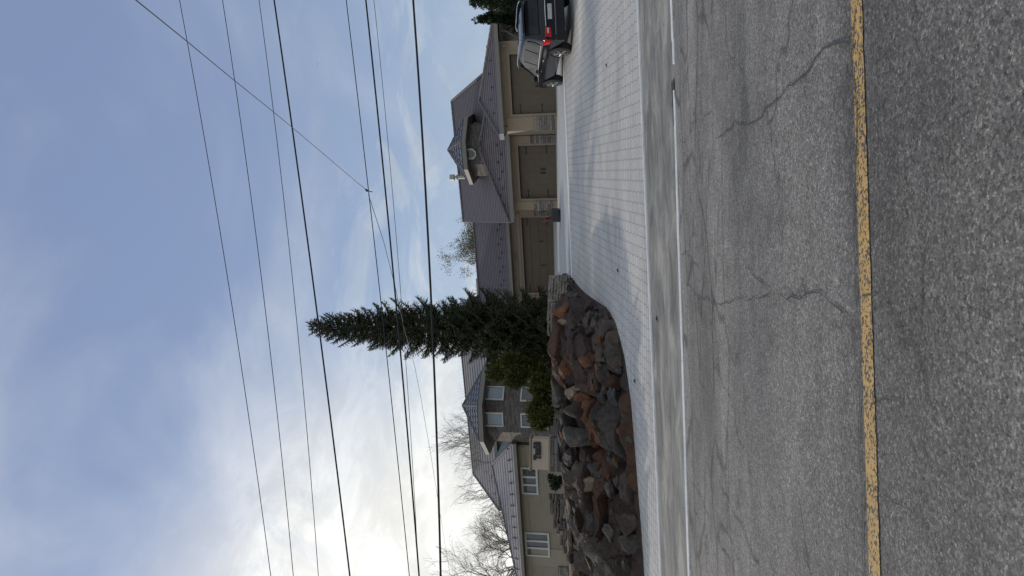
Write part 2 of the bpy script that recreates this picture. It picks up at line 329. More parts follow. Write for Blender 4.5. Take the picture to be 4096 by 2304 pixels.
# ------------------------------------------------------------------ terrain
def clampx(X): return max(-40,min(40,X))
def T(X,Y):
    x=clampx(X)
    a=.735+.04*x
    if Y<=11: return .035*max(Y,-6)+.03*x
    if Y<=14: k=(Y-11)/3; return (.385+.03*x)*(1-k)+a*k
    if Y<=25: return a+.21*(Y-14)
    if Y<=46: return a+2.31+.13*(Y-25)
    return a+2.31+2.73+.02*(min(Y,120)-46)
def ground_hit(x,y,fn=None):
    fn=fn or T; r=ray(x,y).normalized(); t=1.
    while t<90:
        q=CAMP+r*t
        if q.z<=fn(q.x,q.y): return q
        t+=.02
    return CAMP+r*90
def sheet(name,xs,ys,mat,fn=T,dz=0,**k):
    mb=MB(); nx=len(xs)
    vs=[(x,y,fn(x,y)+dz) for y in ys for x in xs]
    fs=[(j*nx+i,j*nx+i+1,(j+1)*nx+i+1,(j+1)*nx+i) for j in range(len(ys)-1) for i in range(nx-1)]
    mb.add(vs,fs); o=mb.build(name,mat,smooth=False); return tag(o,kind='structure')
def lin(a,b,n): return [a+(b-a)*i/n for i in range(n+1)]
XS=[-400,-200,-90,-40]+lin(-34,34,34)+[40,90,200,400]
# base ground everywhere (4 cm below the finished surfaces), reaches the horizon
sheet('ground',XS,[-400,-100,-6,0,11,14,18,22,25,30,36,41,46,60,120,400,1500],M_grass,T,-.06)
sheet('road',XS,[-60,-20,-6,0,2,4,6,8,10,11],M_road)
WH=[((2687),0),(2714,300),(2720,700),(2733,1400),(2748,1900),(2759,2304)]
sheet('road_shoulder',XS,[11.0,12,13,14],M_road2)
mb=MB(); yv=[(-60,3.6,3.74)]+[(-6+.03*i,3.6+.006*noise.noise(Vector((i*.21,0,0)))+.005*noise.noise(Vector((i*.9,5,0))),3.74+.006*noise.noise(Vector((i*.21,9,0)))+.005*noise.noise(Vector((i*.9,7,0)))) for i in range(401)]+[(60,3.6,3.74)]
mb.v=[Vector((x,y,T(x,y)+.005)) for q in yv for x,y in ((q[0],q[1]),(q[0],q[2]))]; mb.f=[(2*i,2*i+2,2*i+3,2*i+1) for i in range(len(yv)-1)]
tag(mb.build('yellow_centre_line',M_yellow),kind='structure')
# thin raised pale concrete edge between lane and shoulder, with the broken spot
mb=MB()
seg=[]
X=-30.
while X<30:
    seg.append((X,10.97+.02*math.sin(X*1.3)+random.uniform(-.012,.012))); X+=.4
for i in range(len(seg)-1):
    (x0,y0),(x1,y1)=seg[i],seg[i+1]
    if 2.85<x0<3.3 or noise.noise(Vector((x0*1.7,11,0)))>.62: continue
    wdt=.06+.035*noise.noise(Vector((x0*.8,3,0))); sg=.3*max(0,1-abs(x0-3.5)/.4)
    za,zb=T(x0,y0),T(x1,y1)
    mb.hexa([(x0,y0-sg*.3,za-.02),(x1,y1-sg*.3,zb-.02),(x1,y1+wdt-sg*.3,zb-.02),(x0,y0+wdt-sg*.3,za-.02)],[(x0,y0-sg*.3,za+.008),(x1,y1-sg*.3,zb+.008),(x1,y1+wdt-sg*.3,zb+.03),(x0,y0+wdt-sg*.3,za+.03)])
tag(mb.build('gutter_edge',M_conc),kind='structure')
# broken asphalt patch beside the gap
mb=MB(); pts=[]
for i in range(18):
    a=2*math.pi*i/18; rr=1+.3*random.uniform(-1,1); pts.append((3.08+.36*math.cos(a)*rr,11.08+.13*math.sin(a)*rr))
mb.face([(x,y,T(x,y)+.012) for x,y in pts]); tag(mb.build('broken_road_edge',M_patchd),kind='structure')
# cracks traced on the road as thin ribbons, lying on the asphalt
mb=MB()
def crack(px,wid=.018,jit=.02,sub=7):
    g=[ground_hit(x,y) for x,y in px]
    pts=[]
    for a,b in zip(g[:-1],g[1:]):
        n=max(2,int((b-a).length/.12))
        for k in range(n): 
            q=a.lerp(b,k/n); wv=noise.noise_vector(q*2.3)*.06; q+=Vector((random.uniform(-jit,jit)+wv.x,random.uniform(-jit,jit)+wv.y,0)); pts.append(q)
    pts.append(g[-1])
    top=[];bot=[]
    for i,p in enumerate(pts):
        t=(pts[min(i+1,len(pts)-1)]-pts[max(i-1,0)]); t.z=0; t.normalize(); nrm=Vector((-t.y,t.x,0)); w_=wid*random.uniform(.18,.75)*(1 if 0<i<len(pts)-1 else .2)
        for lst,sg in ((top,1),(bot,-1)):
            q=p+nrm*w_*.5*sg; q.z=T(q.x,q.y)+.009; lst.append(q)
    for i in range(len(pts)-1): mb.face([top[i],bot[i],bot[i+1],top[i+1]])
for c_,wd in [([(2752,60),(2756,260),(2740,330),(2735,360)],.02),([(2847,0),(2853,350),(2860,900),(2866,1160)],.022),([(2730,355),(2742,400),(2755,500),(2745,560),(2714,570)],.014),
 ([(2757,480),(2762,500),(2770,495),(2795,478),(2815,480),(2830,465),(2855,440)],.014),([(2860,550),(2885,545),(2930,520),(2945,480),(2985,490),(3040,470),(3140,370),(3230,290),(3300,200),(3385,145),(3410,150)],.022),
 ([(2980,490),(2988,600),(2990,700),(3000,850),(2985,1000),(2990,1060),(3050,1130),(3090,1150)],.018),([(2724,1018),(2745,1005),(2765,1030),(2790,1060),(2802,1080)],.016),
 ([(2730,1137),(2760,1150),(2790,1190),(2800,1200),(2830,1180),(2845,1210),(2890,1225),(2940,1195),(2990,1185)],.016),([(2990,1185),(3200,1185),(3290,1180),(3350,1220),(3400,1290),(3405,1330),(3420,1400),(3430,1450),(3440,1560)],.016),
 ([(2760,1355),(2775,1380),(2785,1420),(2790,1500),(2805,1540),(2825,1560),(2840,1590)],.014),([(2750,1600),(2775,1640),(2800,1700)],.012),([(2800,1440),(2805,1700),(2808,1850)],.012),
 ([(2880,1200),(2881,1500),(2884,1700),(2892,1950),(2900,2100)],.016),([(2940,1300),(2942,1700),(2945,1950),(2955,2150)],.010),
 ([(2762,1922),(2800,1980),(2830,2050),(2860,2110),(2890,2190),(2925,2260),(2945,2304)],.02),([(2820,1680),(2840,1800),(2865,1900),(2900,1970),(2930,2030),(2970,2100),(3000,2180),(3020,2240),(3055,2290)],.022),
 ([(2770,2030),(2800,2070),(2810,2140),(2820,2230)],.012),([(2880,2090),(2930,2170),(2960,2230),(2970,2300)],.012),([(3020,2110),(3060,2170),(3080,2240),(3110,2304)],.014),
 ([(3385,2130),(3380,2180),(3395,2240),(3400,2304)],.012),([(3455,1155),(3470,1180),(3480,1185),(3520,1180)],.014),([(3470,1362),(3500,1362)],.01),([(3480,1600),(3500,1605),(3530,1612),(3660,1615)],.012),([(3478,1945),(3515,1955),(3600,2010),(3700,2060)],.009),
 ([(3470,465),(3500,455),(3560,415),(3620,370)],.009),([(3600,1010),(3690,1025),(3730,1080),(3800,1160)],.005),([(3420,0),(3425,400),(3432,900),(3446,1300),(3450,1700),(3460,2304)],.016)]:
    crack(c_,wd)
tag(mb.build('road_cracks',M_crack),kind='structure')
# paved driveway + sidewalk: left border follows the rock bank
bord_px=[(2262,1090),(2290,1112),(2335,1165),(2370,1190),(2433,1232),(2468,1290),(2490,1370),(2504,1431),(2528,1590),(2541,1749),(2560,1988),(2573,2146),(2584,2304)]
border=[ground_hit(x,y) for x,y in bord_px]
border=[(q.x,q.y) for q in border]
border=[(border[0][0]-.2,border[0][1]+16)]+border+[(-12,15.25),(-40,15.2)]
def bx_at(Y): # left edge X of paving for a given Y
    best=-40
    for (x0,y0),(x1,y1) in zip(border[:-1],border[1:]):
        if (y0-Y)*(y1-Y)<=0 and abs(y0-y1)>1e-6: return x0+(x1-x0)*(Y-y0)/(y1-y0)
    return best
def strip(name,ys,mat,dz,xr=34):
    mb=MB(); rows=[]
    for Y in ys:
        xl=bx_at(Y); rows.append([(xl+(xr-xl)*(i/24.)**1.0,Y) for i in range(25)])
    for a,b in zip(rows[:-1],rows[1:]):
        for i in range(24): mb.face([(x,y,T(x,y)+dz) for x,y in (a[i],a[i+1],b[i+1],b[i])])
    return tag(mb.build(name,mat),kind='structure')
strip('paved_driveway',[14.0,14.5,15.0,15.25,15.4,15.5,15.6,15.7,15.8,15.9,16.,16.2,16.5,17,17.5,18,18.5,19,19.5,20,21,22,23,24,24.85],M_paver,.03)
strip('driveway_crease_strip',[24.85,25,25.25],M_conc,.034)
strip('garage_apron',[25.25,27,29,31,33,35,37,39,41,43],M_apron,.03)
mb=MB(); 
for x0,x1 in zip(lin(-40,34,74)[:-1],lin(-40,34,74)[1:]): mb.hexa([(x0,13.9,T(x0,14)-.05),(x1,13.9,T(x1,14)-.05),(x1,14.02,T(x1,14)-.05),(x0,14.02,T(x0,14)-.05)],[(x0,13.93,T(x0,14)+.02),(x1,13.93,T(x1,14)+.02),(x1,14.02,T(x1,14)+.036),(x0,14.02,T(x0,14)+.036)])
tag(mb.build('driveway_edging',M_curbconc),kind='structure')
# rock bank + garden plateau
def bank_base_y(X):
    b=[(x,y) for x,y in border]; b=sorted(b)
    for (x0,y0),(x1,y1) in zip(b[:-1],b[1:]):
        if x0<=X<=x1 and x1>x0: return y0+(y1-y0)*(X-x0)/(x1-x0)
    return 15.2 if X<b[0][0] else 60
def top_z(X):
    pts=[(-40,2.0),(-9,2.45),(-8.2,2.6),(-6.5,2.85),(-5.,3.0),(-3.2,3.22),(0,3.4),(1,3.45),(3,3.45)]
    for (x0,z0),(x1,z1) in zip(pts[:-1],pts[1:]):
        if x0<=X<=x1: return z0+(z1-z0)*(X-x0)/(x1-x0)
    return 3.45
def G(X,Y):
    yb=bank_base_y(X)
    base=T(X,Y)
    if Y<=yb: return base-.1
    zt=max(top_z(X),T(X,yb)+.2)
    k=min(1,(Y-yb)/3.2); k=k**.75
    z=T(X,yb)*(1-k)+zt*k
    if Y>yb+3.2: z=zt+(Y-yb-3.2)*.085
    return max(z,base-.1 if Y<yb+.3 else base-.04) if Y<yb+3.2 else max(z,min(base,z))
nx=560; ny=170; x0=-22.
edge=max(x for x,y in border)-.05
rdc=random.Random(77)
def cells(n,lo,hi,amp,tilt):
    out=[]
    for i in range(n):
        X=rdc.uniform(x0,edge); out.append((X,rdc.uniform(0,4.2),rdc.uniform(lo,hi)*amp,rdc.uniform(-tilt,tilt),rdc.uniform(-tilt,tilt),rdc.random(),rdc.uniform(-.6,.6)))
    return np.array(out)
C1=cells(58,-.6,1,.30,.30); C2=cells(420,-1,1,.045,.30)
XX=np.linspace(x0,edge,nx+1); JJ=6.5*(np.arange(ny+1)/ny)**1.25
gx,gj=np.meshgrid(XX,JJ); yb_=np.array([bank_base_y(float(v)) for v in XX]); gy=yb_[None,:]+gj
gz=np.array([[G(float(gx[j,i]),float(gy[j,i])) for i in range(nx+1)] for j in range(ny+1)])
w1=np.sin(gx*2.1+gj*1.7)*.13+np.sin(gx*5.3-gj*4.1)*.06; w2=np.sin(gx*1.3-gj*2.9+1)*.13+np.sin(gx*6.1+gj*5.)*.05
def cellfield(C,px,pj,an=1.):
    best=np.full(px.shape,1e9); sec=best.copy(); idx=np.zeros(px.shape,int)
    for k,c in enumerate(C):
        dx=px-c[0]; dj=pj-c[1]; u=dx*math.cos(c[6])+dj*math.sin(c[6]); v=-dx*math.sin(c[6])+dj*math.cos(c[6])
        d=np.sqrt((u*an)**2+(v*1.25)**2)
        m_=d<best; sec=np.where(m_,best,np.minimum(sec,d)); idx=np.where(m_,k,idx); best=np.where(m_,d,best)
    c=C[idx]; h=c[...,2]+c[...,3]*(px-c[...,0])+c[...,4]*(pj-c[...,1]); return h,idx,sec-best
h1,i1,e1=cellfield(C1,gx+w1,gj+w2,.62); h2,i2,e2=cellfield(C2,gx+w2*.5,gj+w1*.5)
rng_n=np.array([[noise.fractal(Vector((float(gx[j,i])*3,float(gy[j,i])*3,float(gz[j,i])*3)),1.,2.1,4) for i in range(nx+1)] for j in range(ny+1)])
fade=np.clip(gj/.35,0,1)*np.clip((4.0-gj)/1.1,.10,1)
hh=(np.clip(h1-.16,-.35,.3)*.8+np.clip(h2,-.12,.14)-.26*np.exp(-(e1/.055)**2)-.03*np.exp(-(e2/.03)**2)+.06*rng_n+.05)*fade
vs=np.stack([gx,gy-hh*.75,gz+hh*.65],-1).reshape(-1,3)
mb=MB(); mb.v=[Vector(v) for v in vs.tolist()]
mb.f=[(j*(nx+1)+i,j*(nx+1)+i+1,(j+1)*(nx+1)+i+1,(j+1)*(nx+1)+i) for j in range(ny) for i in range(nx)]
PAL=[(.17,.075,.036),(.105,.055,.036),(.075,.05,.042),(.10,.075,.06),(.055,.045,.042),(.13,.12,.11),(.17,.155,.14),(.085,.085,.092),(.07,.06,.055),(.21,.15,.10),(.11,.09,.075)]
def pick(r,X): 
    if -4.6<X<2.2: q=[2,10,4,3,8,0,8,2,10,5,2,1]
    else: q=[5,6,3,9,2,5,8,10,10,3,2,4]
    return PAL[q[int(r*len(q))%len(q)]]
colc=[pick(c[5],c[0]) for c in C1]
base_col=np.array(colc)[i1]; var=(.78+.5*C2[i2][...,5])[...,None]
rockcol=np.clip(base_col*var*.56*np.array([1.14,1.0,.86]),0,1).reshape(-1,3)
def mk_bank():
    m,t,b=newmat('mixed_bank_rock'); nb=NB(t)
    at=nb.n('ShaderNodeAttribute',attribute_name='rock_type')
    f=nb.ramp(nb.noise(7,8,.75),[(.3,.5),(.5,.95),(.72,1.6)]); g_=nb.ramp(nb.noise(1.7,6,.7),[(.35,.72),(.65,1.3)])
    nb.link(nb.mix(1.,nb.mix(1.,at.outputs['Color'],f,'MULTIPLY'),g_,'MULTIPLY'),b.inputs['Base Color']); b.inputs['Roughness'].default_value=.85
    nb.link(nb.bump(nb.noise(6,9,.72),.8,.08),b.inputs['Normal']); return m
bank=tag(mb.build('rock_bank',mk_bank()),kind='structure')
ca_=bank.data.color_attributes.new('rock_type','FLOAT_COLOR','POINT')
ca_.data.foreach_set('color',np.concatenate([rockcol,np.ones((len(rockcol),1))],1).astype(np.float32).ravel())
mb=MB(); xs=lin(-34,edge-.1,34); ys=[0,1.5,4,8,12,16,20]
vs=[]
for k in ys:
    for X in xs:
        Y=bank_base_y(X)+6.2+k; vs.append((X,Y,G(X,Y)+.02))
n_=len(xs); mb.add(vs,[(j*n_+i,j*n_+i+1,(j+1)*n_+i+1,(j+1)*n_+i) for j in range(len(ys)-1) for i in range(n_-1)])
tag(mb.build('garden_terrace',M_soil),kind='structure')
# ------------------------------------------------------------------ house
house=empty('house',H(-5,0,4.4),'long beige house with dark tiled roofs, three brown garage doors and a stone turret','house')
def facade(s0,s1,d,z0,z1,op,mat,name='wall',th=.3):
    mb=MB(); a,b,c,e=op
    mb.boxF(s0,a,d,d+th,z0,z1); mb.boxF(b,s1,d,d+th,z0,z1); mb.boxF(a,b,d,d+th,e,z1)
    if c>z0+.01: mb.boxF(a,b,d,d+th,z0,c)
    return mb.build(name,mat,house)
def garage(s0,s1,z0,z1,d,hinges,handles,frame=.13,big=False):
    fr=MB(); f=frame
    fr.boxF(s0-f,s0,d-.04,d+.16,z0,z1+f); fr.boxF(s1,s1+f,d-.04,d+.16,z0,z1+f); fr.boxF(s0,s1,d-.04,d+.16,z1,z1+f); fr.build('door_frame',M_stuccot,house)
    mb=MB(); n=4; h=(z1-z0)/n
    mb.boxF(s0,s1,d+.20,d+.26,z0,z1)
    for i in range(n): mb.boxF(s0+.01,s1-.01,d+.165,d+.198,z0+i*h+.008,z0+(i+1)*h-.008)
    k=s0+.01
    while not big and k<s1-.2:
        mb.boxF(k+.004,min(k+.33,s1)-.004,d+.158,d+.164,z0+.03,z1-.03); k+=.335
    dr=mb.build('garage_door',M_door,house)
    for sx,z,dr_ in hinges:
        q=MB(); l=.42 if not big else .5
        q.prism([H(sx,d+.14,z-.03),H(sx+dr_*l*.7,d+.14,z-.018),H(sx+dr_*l*.8,d+.14,z-.045),H(sx+dr_*l,d+.14,z),H(sx+dr_*l*.8,d+.14,z+.045),H(sx+dr_*l*.7,d+.14,z+.018),H(sx,d+.14,z+.03)],FB*.012); q.build('hinge',M_iron,dr,fixn=True)
    for sx,z in handles:
        q=MB(); q.prism([H(sx-.035,d+.12,z-.13),H(sx+.035,d+.12,z-.13),H(sx+.05,d+.12,z),H(sx+.035,d+.12,z+.13),H(sx-.035,d+.12,z+.13),H(sx-.05,d+.12,z)],FB*.03) if not big else q.boxF(sx-.02,sx+.02,d+.1,d+.13,z-.14,z+.14); q.build('handle',M_iron,dr,fixn=True)
# centre garage
facade(-3.3,.55,0,4.1,6.9,(-2.72,.04,4.37,6.41),M_stucco)
garage(-2.72,.04,4.37,6.41,0,[(-.02,6.02,-1),(-.02,4.98,-1),(-2.68,6.02,1),(-2.68,4.98,1)],[(-1.42,5.2),(-1.22,5.2)])
# right garage
DR=-1.44
facade(1.01,5.12,DR,4.0,6.9,(1.80,4.53,4.26,6.37),M_stucco)
garage(1.80,4.53,4.26,6.37,DR,[(1.84,6.0,1),(1.84,4.95,1),(4.49,6.0,-1),(4.49,4.95,-1)],[(3.05,5.1),(3.25,5.1)])
mb=MB(); mb.hexa([H(1.008,DR+.3,4),H(1.2,DR+.3,4),H(.9,.02,4),H(.556,-.002,4)],[H(1.008,DR+.3,6.9),H(1.2,DR+.3,6.9),H(.9,.02,6.9),H(.556,-.002,6.9)]); 
mb=MB(); mb.prism([H(1.006,DR+.02,4.0),H(1.3,DR+.1,4.0),H(1.0,.2,4.0),H(.56,.0,4.0)],(0,0,2.9)); mb.build('side_wall',M_siding,house,fixn=True)
mb=MB(); mb.boxF(4.8,5.10,DR+.31,9,4,6.9); mb.boxF(-3.28,-3.0,.31,9,4,6.9); mb.boxF(-3.28,5.1,9.01,9.2,4,6.9); mb.build('side_wall',M_stucco,house)
# left garage (set back)
DL=5.9
facade(-12.5,-3.31,DL,4.6,8.1,(-10.5,-5.42,5.28,7.33),M_stucco)
garage(-10.5,-5.42,5.28,7.33,DL,[(-5.5,7.0,-1),(-5.5,5.75,-1),(-10.42,7.0,1),(-10.42,5.75,1)],[(-7.05,6.15),(-8.65,6.1)],.16,True)
mb=MB(); mb.boxF(-12.4,-5.2,DL-.035,DL-.002,7.52,8.08); mb.build('siding_band',M_siding,house)
mb=MB(); mb.boxF(-10.75,-5.1,DL-.09,DL-.037,7.46,7.58); mb.boxF(-10.75,-5.1,DL-.07,DL-.037,7.7,7.75); mb.build('door_frame',M_stuccot,house)
# stone piers beside the doors
def pier(s0,s1,d,z0,zs,zb,ztop):
    mb=MB(); mb.boxF(s0,s1,d-.06,d-.002,zs,ztop); mb.build('pier',M_stucco,house)
    mb=MB(); mb.boxF(s0-.03,s1+.02,d-.13,d-.002,zb,zs-.003); mb.build('stone_cladding',M_stone,house)
    mb=MB(); mb.boxF(s0-.02,s1+.01,d-.10,d-.002,z0,zb-.003); mb.build('pier_base',M_stuccot,house)
pier(-3.32,-2.86,0,4.25,5.72,4.66,6.88); pier(.18,.54,0,4.25,5.75,4.50,6.88)
pier(1.03,1.66,DR,4.1,5.33,4.35,6.88)
pier(-11.3,-10.68,DL,5.0,6.35,5.5,7.45); pier(-5.25,-4.3,DL,5.0,6.5,5.5,7.45)
# roofs
def atplane(x,y,p0,nrm):
    r=ray(x,y); return CAMP+r*((p0-CAMP).dot(nrm)/r.dot(nrm))
def slope_hit(x,y,d0,z0,k): # plane z=z0+k*(d-d0)
    nrm=Vector((0,0,1))-FB*k; return atplane(x,y,H(0,d0,z0),nrm)
def roofpoly(polys,mat=M_roof,name='roof',th=.10,parent=house):
    mb=MB()
    for p in polys: mb.prism(p,(0,0,-th))
    o=mb.build(name,mat,parent,fixn=True); return o
def capline(a,b,par,r=.075,mat=None,n=None):
    mb=MB(); a=Vector(a); b=Vector(b); L_=(b-a).length; n=n or max(2,int(L_/.33))
    for i in range(n):
        p=a.lerp(b,i/n); q=a.lerp(b,(i+.97)/n); mb.tube([p+Vector((0,0,.03)),q+Vector((0,0,.03))],[r*.78,r],6)
    return mb.build('ridge_cap',mat or M_cap,par)
def eave(s0,s1,d,dw,z,name='fascia'):
    mb=MB(); mb.boxF(s0,s1,d,d+.10,z-.20,z-.015); mb.build(name,M_fascia,house)
    mb=MB(); mb.boxF(s0+.01,s1-.01,d+.103,dw,z-.19,z-.13); mb.build('soffit',M_soffit,house)
Lc=H(-3.85,-.5,6.93)
k_main=.56
mp=lambda x,y: slope_hit(x,y,-.5,6.93,k_main)
rl,rr_=mp(1855,886),mp(1808,404); hr=mp(1962,272)
main=roofpoly([[Lc,mp(2012,575),hr,rr_,rl]])
back=lambda p,dd,dz: p+FB*dd+Vector((0,0,-dz))
roofpoly([[rl,rr_,back(rr_,4,2.4),back(rl,4,2.4)]])
capline(rl,rr_,main); capline(rr_,hr,main)
mb=MB(); mb.prism([Lc+FU*-.04,rl+FU*-.04,rl+FU*-.04+Vector((0,0,-.2)),Lc+FU*-.04+Vector((0,0,-.2))],FU*.05); mb.build('rake_board',M_cap,house,fixn=True)
mb=MB(); mb.prism([Lc+FU*.05+Vector((0,0,-.2)),rl+FU*.1+Vector((0,0,-.2)),back(rl,4,2.6)],FU*.1); mb.build('gable_wall',M_stucco,house,fixn=True)
# bay facet
sA,zA=atd(1917,590,1.9); apex=H(sA,1.9,zA); kb=(zA-6.93)/2.4
bp=lambda x,y: slope_hit(x,y,-.5,6.93,kb)
bay=roofpoly([[Lc+Vector((0,0,.03)),H(.95,-.5,6.96),bp(1946,448),apex]])
capline(Lc+Vector((0,0,.06)),apex,bay); capline(apex,bp(1944,450),bay)
eave(-3.85,.75,-.55,0,6.95)
# right garage hip
sR,zR=atd(1919,404,.6); ap2=H(sR,.6,zR)
e0,e1=H(.84,-1.94,6.95),H(5.9,-1.94,6.98)
rg=roofpoly([[e0,e1,ap2],[e0,ap2,ap2+FB*3+FU*-.2,H(.84,2.2,6.95)],[e1,H(5.9,5,6.98),ap2+FB*3,ap2]])
capline(e0,ap2,rg); capline(e1,ap2,rg)
eave(.84,5.9,-1.99,DR,6.96)
mb=MB(); mb.boxF(5.8,5.9,-1.88,5,6.77,6.95); mb.build('fascia',M_fascia,house); mb=MB(); mb.boxF(.84,.94,-1.88,-.6,6.77,6.94); mb.build('fascia',M_fascia,house)
mb=MB(); mb.boxF(5.12,5.79,-1.88,5,6.77,6.82); mb.build('soffit',M_soffit,house)
mb=MB(); mb.boxF(.70,.99,-2.02,-1.90,6.76,6.98); mb.build('gutter_end',M_white,house)
# left garage roof
zE=8.24; slp=None
sl1,zl1=atd(1920,1196,9.3)
kl=(zl1-zE)/(9.3-5.4)
lp=lambda x,y: slope_hit(x,y,5.4,zE,kl)
lroof=roofpoly([[H(-12.9,5.4,zE),H(-4.4,5.4,zE),H(-4.4,9.3,zl1),H(-12.9,9.3,zl1)],[H(-12.9,9.3,zl1),H(-4.4,9.3,zl1),H(-4.4,13,zE),H(-12.9,13,zE)]])
capline(H(-12.9,9.3,zl1),H(-4.4,9.3,zl1),lroof)
eave(-12.9,-4.4,5.35,DL,zE)
ms,mz=atd(1901,1150,10.6)
roofpoly([[H(ms-1.6,9.6,mz-1.0),H(ms+.55,9.6,mz-1.0),H(ms+.55,11,mz),H(ms-1.6,11,mz)]],M_roofw)
cs,cz=atd(1872,1190,10.5)
mb=MB(); mb.boxF(cs-1.1,cs-.1,10.1,11,cz-2,cz-.12); mb.build('chimney',M_ledge,house); mb=MB(); mb.boxF(cs-1.2,cs,10.0,11.1,cz-.118,cz); mb.build('chimney_cap',M_fascia,house)
# snow guards along the eaves
def guard(p):
    mb=MB(); mb.tube([p+Vector((0,0,.0)),p+Vector((0,0,.13))],.022,4); mb.tube([p+FU*-.09+Vector((0,0,.09)),p+FU*.09+Vector((0,0,.09))],.022,4)
    return mb.build('snow_guard',M_iron,house)
def guards(s0,s1,n,d0,z0,k,offs):
    for i in range(n):
        s=s0+(s1-s0)*i/(n-1); dd=offs[i%2]; guard(H(s,d0+dd,z0+k*dd+.02))
guards(-3.0,.1,8,-.5,6.93,kb,(.35,.62)); guards(-12.5,-4.9,17,5.4,zE,kl,(.5,.85))
k2=(zR-6.95)/(.6+1.94); guards(1.9,4.9,6,-1.94,6.95,k2,(.45,.7))
# dormer
ds_,dz_=atd(1884,615,1.75); DC=(ds_,1.75+1.42)
def octv(c,r,rot,z): return [H(c[0]+r*math.cos(rot+i*math.pi/4),c[1]+r*math.sin(rot+i*math.pi/4),z) for i in range(8)]
ez=atd(1848,620,1.2)[1]; Rb=1.42/math.cos(R(22.5)); Re=1.80/math.cos(R(22.5)); apz=atd(1797,638,DC[1])[1]
mb=MB(); mb.hexa if 0 else None
a,b=octv(DC,Rb,R(22.5),7.2),octv(DC,Rb,R(22.5),ez-.02)
mb.add(a+b,[(i,(i+1)%8,8+(i+1)%8,8+i) for i in range(8)]); dorm=mb.build('dormer_wall',M_ledge,house,fixn=True)
e=octv(DC,Re,R(22.5),ez); A=H(DC[0],DC[1],apz)
mb=MB(); mb.add(e+[A],[(i,(i+1)%8,8) for i in range(8)]+[tuple(reversed(range(8)))]); dr_=mb.build('dormer_roof',M_shingle,house,fixn=True)
# rows of scalloped shingles on each facet
mb=MB()
def scallops(mb,a,b,A,rows=5,t0=.02,t1=.85,wd=.3):
    for r in range(rows):
        t=t0+(t1-t0)*r/rows; p=a.lerp(A,t); q=b.lerp(A,t); p2=a.lerp(A,t+(t1-t0)/rows*.95); n=max(2,int((q-p).length/wd)); nr=(q-p).cross(A-p).normalized(); nr=nr if nr.z>0 else -nr; upv=(p2-p).length*((A-p.lerp(q,.5)).normalized())
        for i in range(n):
            u0,u1=p.lerp(q,(i+.04)/n),p.lerp(q,(i+.96)/n); m_=u0.lerp(u1,.5)
            lift=nr*.05; s_=(u1-u0)
            lo=[u0+upv*.35+lift,u0.lerp(u1,.2)+upv*.08+lift,m_+lift,u0.lerp(u1,.8)+upv*.08+lift,u1+upv*.35+lift]
            mb.add(lo+[u1+upv*1.0+nr*.015,u0+upv*1.0+nr*.015],[(0,1,2,3,4,5,6)])
            mb.add(lo+[x-nr*.045 for x in lo],[(k,k+1,5+k+1,5+k) for k in range(4)])
for i in range(8): scallops(mb,e[i],e[(i+1)%8],A,5)
mb.build('shingle_courses',M_shingle,dr_)
for i in (4,5,6,7): capline(e[i],A,dr_,.05)
g0=octv(DC,Re+.06,R(22.5),ez-.22); g1=octv(DC,Re+.06,R(22.5),ez-.005)
mb=MB(); mb.add(g0+g1,[(i,(i+1)%8,8+(i+1)%8,8+i) for i in range(8)]+[tuple(range(8))]); mb.build('gutter',M_fascia,house,fixn=True)
def disc(mb,c,r,n,th,ux=FU,nn=8):
    pts=[c+ux*r*math.cos(2*math.pi*(i+.5)/nn)+Vector((0,0,1))*r*math.sin(2*math.pi*(i+.5)/nn) for i in range(nn)]; mb.prism(pts,n*th)
mb=MB(); disc(mb,H(ds_,1.64,dz_),.31,FB,.10); rw=mb.build('round_window',M_white,house,fixn=True)
mb=MB(); disc(mb,H(ds_,1.615,dz_),.235,FB,.02); mb.build('pane',M_glass,rw,fixn=True)
# vent pipe behind dormer
vs_,vz=atd(1808,710,6.2)
mb=MB(); mb.tube([H(vs_,6.2,vz-1.4),H(vs_,6.2,vz-.15)],.11,10); mb.tube([H(vs_,6.2,vz-.35),H(vs_,6.2,vz-.30)],.17,10); mb.tube([H(vs_,6.2,vz-.15),H(vs_,6.2,vz+.12)],.2,10); mb.build('vent_pipe',simple('galvanised_metal',(.34,.33,.31),.35,.05,5,metal=.6),house)
# downspout and lamp right corner
mb=MB(); mb.tube([H(5.55,-.9,6.78),H(5.55,-.9,6.62),H(5.50,-.9,6.5),H(5.2,-1.1,6.0),H(5.16,-1.15,5.8),H(5.16,-1.15,4.2)],.055,8); mb.build('downspout',M_fascia,house)
fl=P(2015,141,30.3)
mb=MB(); mb.tube([fl+Vector((-.22,.0,-.02)),fl],.02,5); mb.box(fl+Vector((-.1,-.06,-.05)),fl+Vector((.1,.06,.03))); mb.build('floodlight',M_iron,house)
ws,wz=atd(2019,183,DR); mb=MB(); mb.tube([H(ws,DR-.01,wz+.1),H(ws,DR-.14,wz+.12)],.03,6); mb.tube([H(ws,DR-.15,wz-.13),H(ws,DR-.15,wz+.1)],[.05,.085],8); mb.build('wall_lamp',M_fascia,house)
ws,wz=atd(2028,503,DR); mb=MB(); mb.tube([H(ws,DR-.12,wz),H(ws,DR,wz)],.035,8); mb.build('security_camera',M_iron,house)
